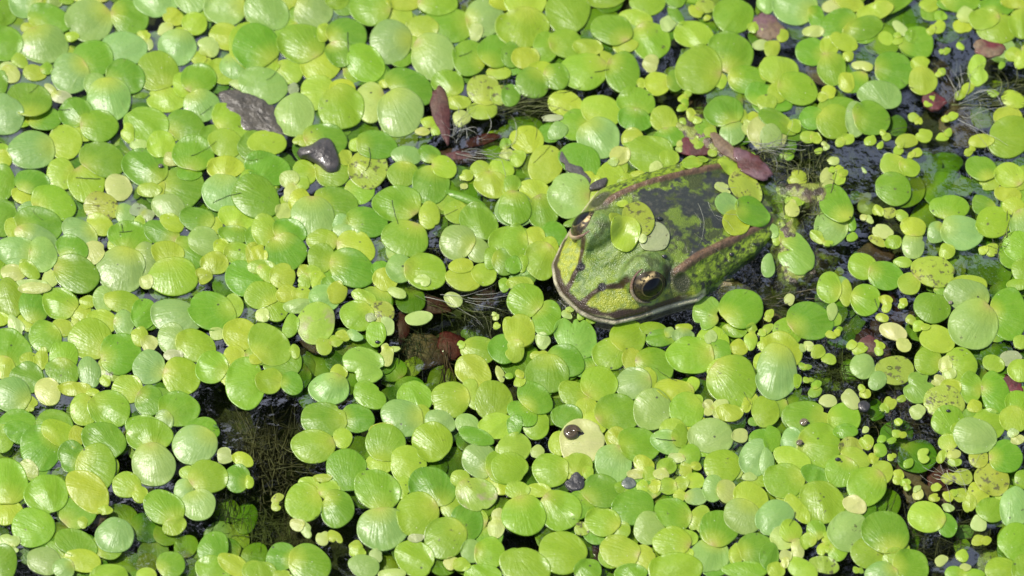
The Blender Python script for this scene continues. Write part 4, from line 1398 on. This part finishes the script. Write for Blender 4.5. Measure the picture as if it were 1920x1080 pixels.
# ------------------------------------------------------------------ mud, slug, snails
def blob(name, px, py, poly, h, z, col, label, cat, m=None, wet=.02):
    """a low mound whose outline is poly: (dx, dy) in photograph pixels round px, py"""
    x0, y0 = ground(px, py, 0); pts = [ground(px+a, py+b, 0) for a, b in poly]; n0 = len(pts); na = 72; out = []
    for i in range(na):                                # closed Catmull-Rom outline
        t = i/na*n0; k = int(t); t -= k; p = [np.array(pts[(k+q-1) % n0]) for q in range(4)]
        out.append(.5*((2*p[1]) + (p[2]-p[0])*t + (2*p[0]-5*p[1]+4*p[2]-p[3])*t*t + (3*p[1]-p[0]-3*p[2]+p[3])*t**3))
    nr = 14; V = [(0, 0, h)]; C = [(*col, 1)]
    for j in range(1, nr+1):
        rr = j/nr
        for q in out:
            x, y = (q[0]-x0)*rr, (q[1]-y0)*rr
            zz = h*math.sqrt(max(0, 1-rr**2.6)) + wet*2.5*(float(fbm((x+x0)*5, (y+y0)*5, 3.3))-.5)*(1-rr**4)
            if j == nr: zz = -.05
            V.append((x, y, zz)); f = .6 + .8*float(fbm((x+x0)*6+3, (y+y0)*6, 1.1)); C.append((*[c_*f for c_ in col], 1))
    F = [(0, 1+i, 1+(i+1) % na) for i in range(na)] + [(1+j*na+i, 1+(j+1)*na+i, 1+(j+1)*na+(i+1) % na, 1+j*na+(i+1) % na) for j in range(nr-1) for i in range(na)]
    ar = sum(out[i][0]*out[(i+1) % na][1] - out[(i+1) % na][0]*out[i][1] for i in range(na))
    if ar < 0: F = [f[::-1] for f in F]
    o = mesh_np(name, np.array(V), F, m or MUD, cols=C); o.location = (x0, y0, z); return tag(o, label, cat)
blob('mud_clump', 478, 208, [(-70,-38),(-30,-42),(5,-30),(38,-10),(46,20),(60,48),(40,58),(14,40),(-18,42),(-34,28),(-52,4),(-66,-18)], .045, -.01, (.10,.088,.062), 'grey-brown mud patch with a wet shine, upper left', 'mud', wet=.05)
blob('slug', 604, 297, [(-46,-12),(-22,-20),(0,-33),(18,-30),(27,-11),(34,11),(29,27),(11,29),(-7,15),(-28,4),(-42,1)], .11, .09, (.075,.066,.058), 'dark heart-shaped slimy slug lying over two fronds', 'slug', wet=.03)
blob('debris', 1072, 318, [(-20,-34),(-10,-14),(6,-6),(20,-2),(24,6),(38,20),(36,30),(28,30),(22,14),(14,30),(8,14),(-2,8),(-12,2),(-14,-8),(-24,-16)], .015, .05, (.085,.08,.07), 'thin dark wet debris across fronds left of the frog', 'debris', m=LEAF)
blob('debris', 1125, 352, [(-18,-2),(0,-12),(14,-14),(8,4),(-8,8),(-20,8)], .04, .08, (.06,.055,.05), 'small dark debris scrap nearest the frog\'s far side', 'debris', m=LEAF)
blob('debris', 1080, 906, [(-22,0),(-12,-8),(-4,-26),(8,-16),(16,-4),(14,12),(-4,16),(-16,10)], .03, .03, (.05,.048,.045), 'dark wet lump below the cream frond with the snail', 'debris')
blob('debris', 1178, 906, [(-14,2),(-4,-10),(10,-8),(16,4),(4,12),(-8,10)], .02, .02, (.16,.19,.15), 'small grey-green lump right of the lower dark lump', 'debris')
blob('debris', 1620, 762, [(-12,-4),(0,-10),(12,-2),(6,10),(-8,8)], .04, .02, (.05,.048,.045), 'small dark lump in the water right of the ringed snails', 'debris')
def snail(px, py, r, z, col, label):
    bm = bmesh.new(); x0, y0 = ground(px, py, z)
    root = empty('water_snail', (x0, y0, z)); tag(root, label, 'snail')
    def spiral(n, rad, ht, turns):
        V = []; F = []; C = []; nu, nk = 90, 14
        for i in range(nu):
            t = i/(nu-1); an = t*turns*2*math.pi; cr = rad*(1-t)*.62 + .002; tk = rad*.50*(1-t*.85); zc = ht*.25 + ht*.75*t
            for k in range(nk):
                ps = 2*math.pi*k/nk
                V.append(((cr + tk*math.cos(ps))*math.cos(an), (cr + tk*math.cos(ps))*math.sin(an), zc + tk*.85*math.sin(ps)))
                f = .7 + .5*math.sin(an*9)**2*.5; C.append((*[c_*f for c_ in col], 1))
        F = [(i*nk+k, i*nk+(k+1) % nk, (i+1)*nk+(k+1) % nk, (i+1)*nk+k) for i in range(nu-1) for k in range(nk)]
        F += [tuple(range(nk)), tuple(range((nu-1)*nk, nu*nk))[::-1]]
        return np.array(V), F, C
    V, F, C = spiral(0, r, r*.5, 2.6); sh = mesh_np('shell', V, F, SHELL, cols=C, parent=root)
    V = []; nu, nv_ = 24, 12
    for j in range(nv_+1):
        for i in range(nu):
            a_, b_ = 2*math.pi*i/nu, math.pi*j/nv_
            V.append((r*.9*math.cos(a_)*math.sin(b_)+r*.5, r*.42*math.sin(a_)*math.sin(b_), r*.16*math.cos(b_)-.01))
    F = [(j*nu+i, (j+1)*nu+i, (j+1)*nu+(i+1) % nu, j*nu+(i+1) % nu) for j in range(nv_) for i in range(nu)]
    mesh_np('foot', np.array(V), F, SHELL, cols=[(.05, .04, .03, 1)]*len(V), parent=root)
def topz(px, py):
    z = 0
    for _ in range(5):
        x, y = ground(px, py, z); z = max(HM[int((y-HY0)/HD), int((x-HX0)/HD)], FROGH[int((y-HY0)/HD), int((x-HX0)/HD)])
    return z
for px, py, r, col, lab in [(1072,813,.17,(.10,.07,.03),'dark brown glossy snail at the top of the cream frond'), (1507,793,.085,(.22,.18,.10),'tiny ringed snail on a deep green frond, upper of two'),
        (1499,831,.065,(.20,.17,.09),'tiny ringed snail on a large green frond, lower of two'), (301,312,.05,(.14,.14,.09),'tiny dark snail on the left side green frond'),
        (1782,568,.045,(.30,.28,.18),'tiny pale snail on the frond at right')]:
    snail(px, py, r, topz(px, py)+.01, col, lab)
def bead(name, px, py, r, dz, col, label, cat, m=SHELL, fl=.8):
    z = topz(px, py); x0, y0 = ground(px, py, z); V = []; nu, nv_ = 24, 14
    for j in range(nv_+1):
        for i in range(nu):
            a_, b_ = 2*math.pi*i/nu, math.pi*j/nv_
            V.append((r*math.cos(a_)*math.sin(b_)*(1+.12*math.cos(2*a_)), r*math.sin(a_)*math.sin(b_)*.8, r*fl*math.cos(b_)))
    F = [(j*nu+i, (j+1)*nu+i, (j+1)*nu+(i+1) % nu, j*nu+(i+1) % nu) for j in range(nv_) for i in range(nu)]
    o = mesh_np(name, np.array(V), F, m, cols=[(*col, 1)]*len(V)); o.location = (x0, y0, z+dz); return tag(o, label, cat)
bead('seed', 1237, 411, .06, .01, (.02,.022,.022), 'round black seed on the frog\'s back behind the yellow fronds', 'seed')
bead('seed', 1246, 482, .055, .01, (.02,.02,.02), 'round black seed behind the frog\'s near brow', 'seed')
bead('seed', 1372, 478, .05, .01, (.02,.02,.015), 'black speck on the frog\'s warty flank', 'seed')
bead('seed', 708, 642, .045, .01, (.02,.02,.02), 'black seed on the small frond left of the middle gap', 'seed')
bead('seed', 1571, 862, .05, .01, (.02,.02,.02), 'black seed at the join of two lower right fronds', 'seed')
bead('seed', 1778, 771, .04, .01, (.02,.02,.02), 'black seed on a right-hand frond below the right edge middle', 'seed')
bead('pebble', 1076, 430, .07, -.02, (.35,.28,.22), 'small pale grain beside the frog\'s far eye', 'grain', fl=.6)
# bubble beside the foreleg
m_, n_, out_ = mat('bubble'); fr_ = N(n_, 'ShaderNodeFresnel', i0=1.33); g_ = N(n_, 'ShaderNodeBsdfGlossy'); g_.inputs['Roughness'].default_value = .02
t_ = N(n_, 'ShaderNodeBsdfTransparent'); t_.inputs[0].default_value = (.92, .94, .92, 1); x_ = N(n_, 'ShaderNodeMixShader')
n_.links.new(mathn(n_, 'MULTIPLY', fr_.outputs[0], 2.5, True), x_.inputs[0]); n_.links.new(t_.outputs[0], x_.inputs[1]); n_.links.new(g_.outputs[0], x_.inputs[2]); n_.links.new(x_.outputs[0], out_.inputs[0])
for px, py, r, lab in [(1362,521,.13,'clear water bubble beside the frog\'s submerged foreleg'), (1412,459,.06,'small clear bubble at the end of the frog\'s fold'), (1468,345,.10,'bright clear bubble in front of the frog\'s rump'),
        (1745,1058,.07,'small clear bubble near the bottom right water'), (1668,690,.05,'tiny clear bubble left of the spotted yellow frond'), (405,800,.05,'tiny bubble at the edge of the big brown gap')]:
    bead('bubble', px, py, r, .0, (.5, .5, .5), lab, 'bubble', m=m_, fl=.75)

# ------------------------------------------------------------------ fine algae hairs and roots
def strands(px, py, w_, h_, ang, spread, ln, cnt, z0, z1, col, rad, label, name='algae_hairs', bend=.35):
    r = random.Random(int(px+py*3)); V = []; F = []; C = []
    for q in range(cnt):
        ux, uy = r.gauss(0, .45), r.gauss(0, .45); sx, sy = px + ux*w_, py + uy*h_
        a_ = R(ang + r.gauss(0, spread)); L0 = ln*r.uniform(.4, 1.1); k = r.gauss(0, bend); z = r.uniform(z0, z1); zs = r.gauss(0, .06); ns = 12
        f = r.uniform(.5, 1.3); prev = None; x, y = sx, sy; rd = rad*r.uniform(.5, 1.2)
        for i in range(ns):
            t = i/(ns-1); gx, gy = ground(x, y, 0); zz = min(z1, z + zs*t + .02*math.sin(t*9+q)); th = rd*(1-.5*t)
            b0 = len(V)
            for e in range(4):
                ps = e*math.pi/2; V.append((gx + math.sin(a_)*th*math.cos(ps), gy + math.cos(a_)*th*math.cos(ps), zz + th*math.sin(ps))); C.append((*[c_*f for c_ in col], 1))
            if i: F += [(b0-4+e, b0-4+(e+1) % 4, b0+(e+1) % 4, b0+e) for e in range(4)]
            x += math.cos(a_)*L0/ns; y -= math.sin(a_)*L0/ns; a_ += k*.25 + .12*math.sin(i*1.3+q)
    o = mesh_np(name, np.array(V), F, STRAND, cols=C); tag(o, label, 'algae', kind='stuff')
OL, DK, PLE, RDB = (.16,.18,.05), (.07,.08,.035), (.45,.46,.36), (.18,.10,.06)
ST = [(960,205,110,22,25,14,110,110,-.10,.03,OL,.010,'olive algae hairs streaming beside the brown stem'), (900,285,60,20,10,20,110,16,.01,.07,PLE,.007,'pale fine hairs over the brown leaf'),
 (1500,380,55,80,60,60,50,120,-.10,.03,OL,.013,'moss clinging to the frog\'s sunken hind leg'), (860,250,20,30,70,35,60,18,.0,.08,PLE,.008,'pale roots around the brown stem'), (870,560,80,30,-20,25,120,60,-.12,.02,OL,.008,'hairs curving over the middle gap'),
 (850,560,60,12,-12,6,130,6,.02,.06,PLE,.008,'long pale hairs crossing the middle gap'), (760,630,60,40,-60,40,70,140,-.3,-.05,DK,.009,'dark algae at the left of the middle gap'),
 (835,665,10,30,-80,10,80,16,-.10,-.02,RDB,.012,'brown stalks in the middle gap'), (900,580,50,40,-40,50,60,90,-.3,-.02,DK,.009,'dark algae at the right of the middle gap'),
 (840,420,40,30,-110,35,90,50,-.12,.02,OL,.007,'fine hairs in the small gap left of the frog'),
 (1860,185,70,30,20,12,130,110,-.12,.03,OL,.011,'olive algae hairs at the right edge'), (1800,180,40,60,50,40,80,22,.0,.08,PLE,.008,'pale curling roots around the brown pods'),
 (1810,215,20,20,-40,20,110,8,.02,.08,PLE,.009,'long pale roots over the lower pod'), (1730,110,60,40,0,60,80,60,-.3,-.05,DK,.009,'dark algae above the brown pods'),
 (1620,260,100,30,0,12,140,50,-.2,.01,DK,.008,'dark hairs in the upper right gap'), (1430,285,40,14,8,12,70,26,.14,.19,PLE,.007,'pale hairs lying over the frond above the frog'),
 (500,860,70,80,80,60,90,260,-.6,-.14,(.14,.12,.06),.020,'brown algae filling the big water gap'), (500,1000,50,50,60,60,60,120,-.4,-.05,OL,.009,'algae below the big water gap'),
 (1560,690,70,70,20,60,80,260,-.35,-.03,OL,.010,'algae in the gap below the frog\'s leg'), (1540,300,110,50,30,50,70,160,-.3,-.04,OL,.012,'mossy algae behind the frog'),
 (1690,790,60,40,20,50,90,120,-.35,-.04,(.20,.16,.09),.009,'algae in the starry gap'), (1720,1000,110,50,10,60,90,220,-.4,-.05,(.16,.15,.08),.009,'algae in the lower right gap'),
 (1450,560,90,18,10,14,110,46,-.12,.02,(.22,.19,.10),.008,'brown hairs under the frog\'s knee'), (1520,330,60,50,30,60,50,90,-.06,.03,OL,.012,'mossy algae over the frog\'s sunken rump'), (1440,300,60,20,20,50,50,60,-.03,.05,OL,.010,'algae tufts between the maroon bud and the frog'), (1310,420,60,60,-50,30,90,7,.62,.70,PLE,.005,'pale hairs lying on the frog\'s back'),
 (1760,880,30,30,-40,20,90,14,.0,.06,PLE,.008,'pale roots over the brown leaf pieces'), (1310,200,60,30,-10,50,60,90,-.3,-.05,DK,.009,'dark algae in the gap above the frog'),
 (1850,400,50,50,60,50,70,60,-.3,-.05,OL,.009,'algae near the right edge middle'), (420,960,60,60,80,60,70,90,-.4,-.05,DK,.009,'algae in the lower left gaps'),
 (1880,470,30,40,70,40,60,30,-.05,.04,OL,.009,'olive hairs by the right edge'), (1200,200,60,14,10,30,50,40,-.2,-.02,DK,.008,'dark hairs above the frog')]
for s_ in ST: strands(*s_)

# dark hair roots lying across fronds: (x, y, direction, length, bend)
HA = [(55,175,40,24,.1),(142,333,0,50,.05),(228,420,-85,16,.1),(224,435,5,26,.1),(62,395,-60,28,.3),(345,365,0,0,0),(358,292,15,60,.2),(400,380,35,60,-.2),(735,375,-85,50,.1),(685,320,50,50,.5),
      (560,160,-70,14,.1),(652,60,-88,40,.05),(500,150,30,24,.3),(375,215,35,30,.1),(1000,305,35,50,.1),(1230,690,-40,50,.2),(1115,135,10,30,.1),(860,105,10,30,.2),(1480,985,60,30,.2),(1230,822,-8,40,.1),
      (1690,150,-60,30,.4),(95,200,-30,40,.3),(1640,560,-80,24,.1),(590,970,20,20,.4),(1395,735,-70,30,.1)]
V = []; F = []
for px, py, an, ln, bd in HA:
    if not ln: continue
    a_ = R(an); x, y = px, py
    for i in range(14):
        z = topz(x, y) + .012; gx, gy = ground(x, y, z); b0 = len(V)
        for e in range(4): ps = e*math.pi/2; V.append((gx + math.sin(a_)*.007*math.cos(ps), gy + math.cos(a_)*.007*math.cos(ps), z + .007*math.sin(ps)))
        if i: F += [(b0-4+e, b0-4+(e+1) % 4, b0+(e+1) % 4, b0+e) for e in range(4)]
        x += math.cos(a_)*ln/14; y -= math.sin(a_)*ln/14; a_ += bd*.16 + .10*math.sin(i*1.1 + px)
tag(mesh_np('root_hairs', np.array(V), F, STRAND, cols=[(.05, .07, .02, 1)]*len(V)), 'dark root hairs lying across the fronds', 'roots', kind='stuff')
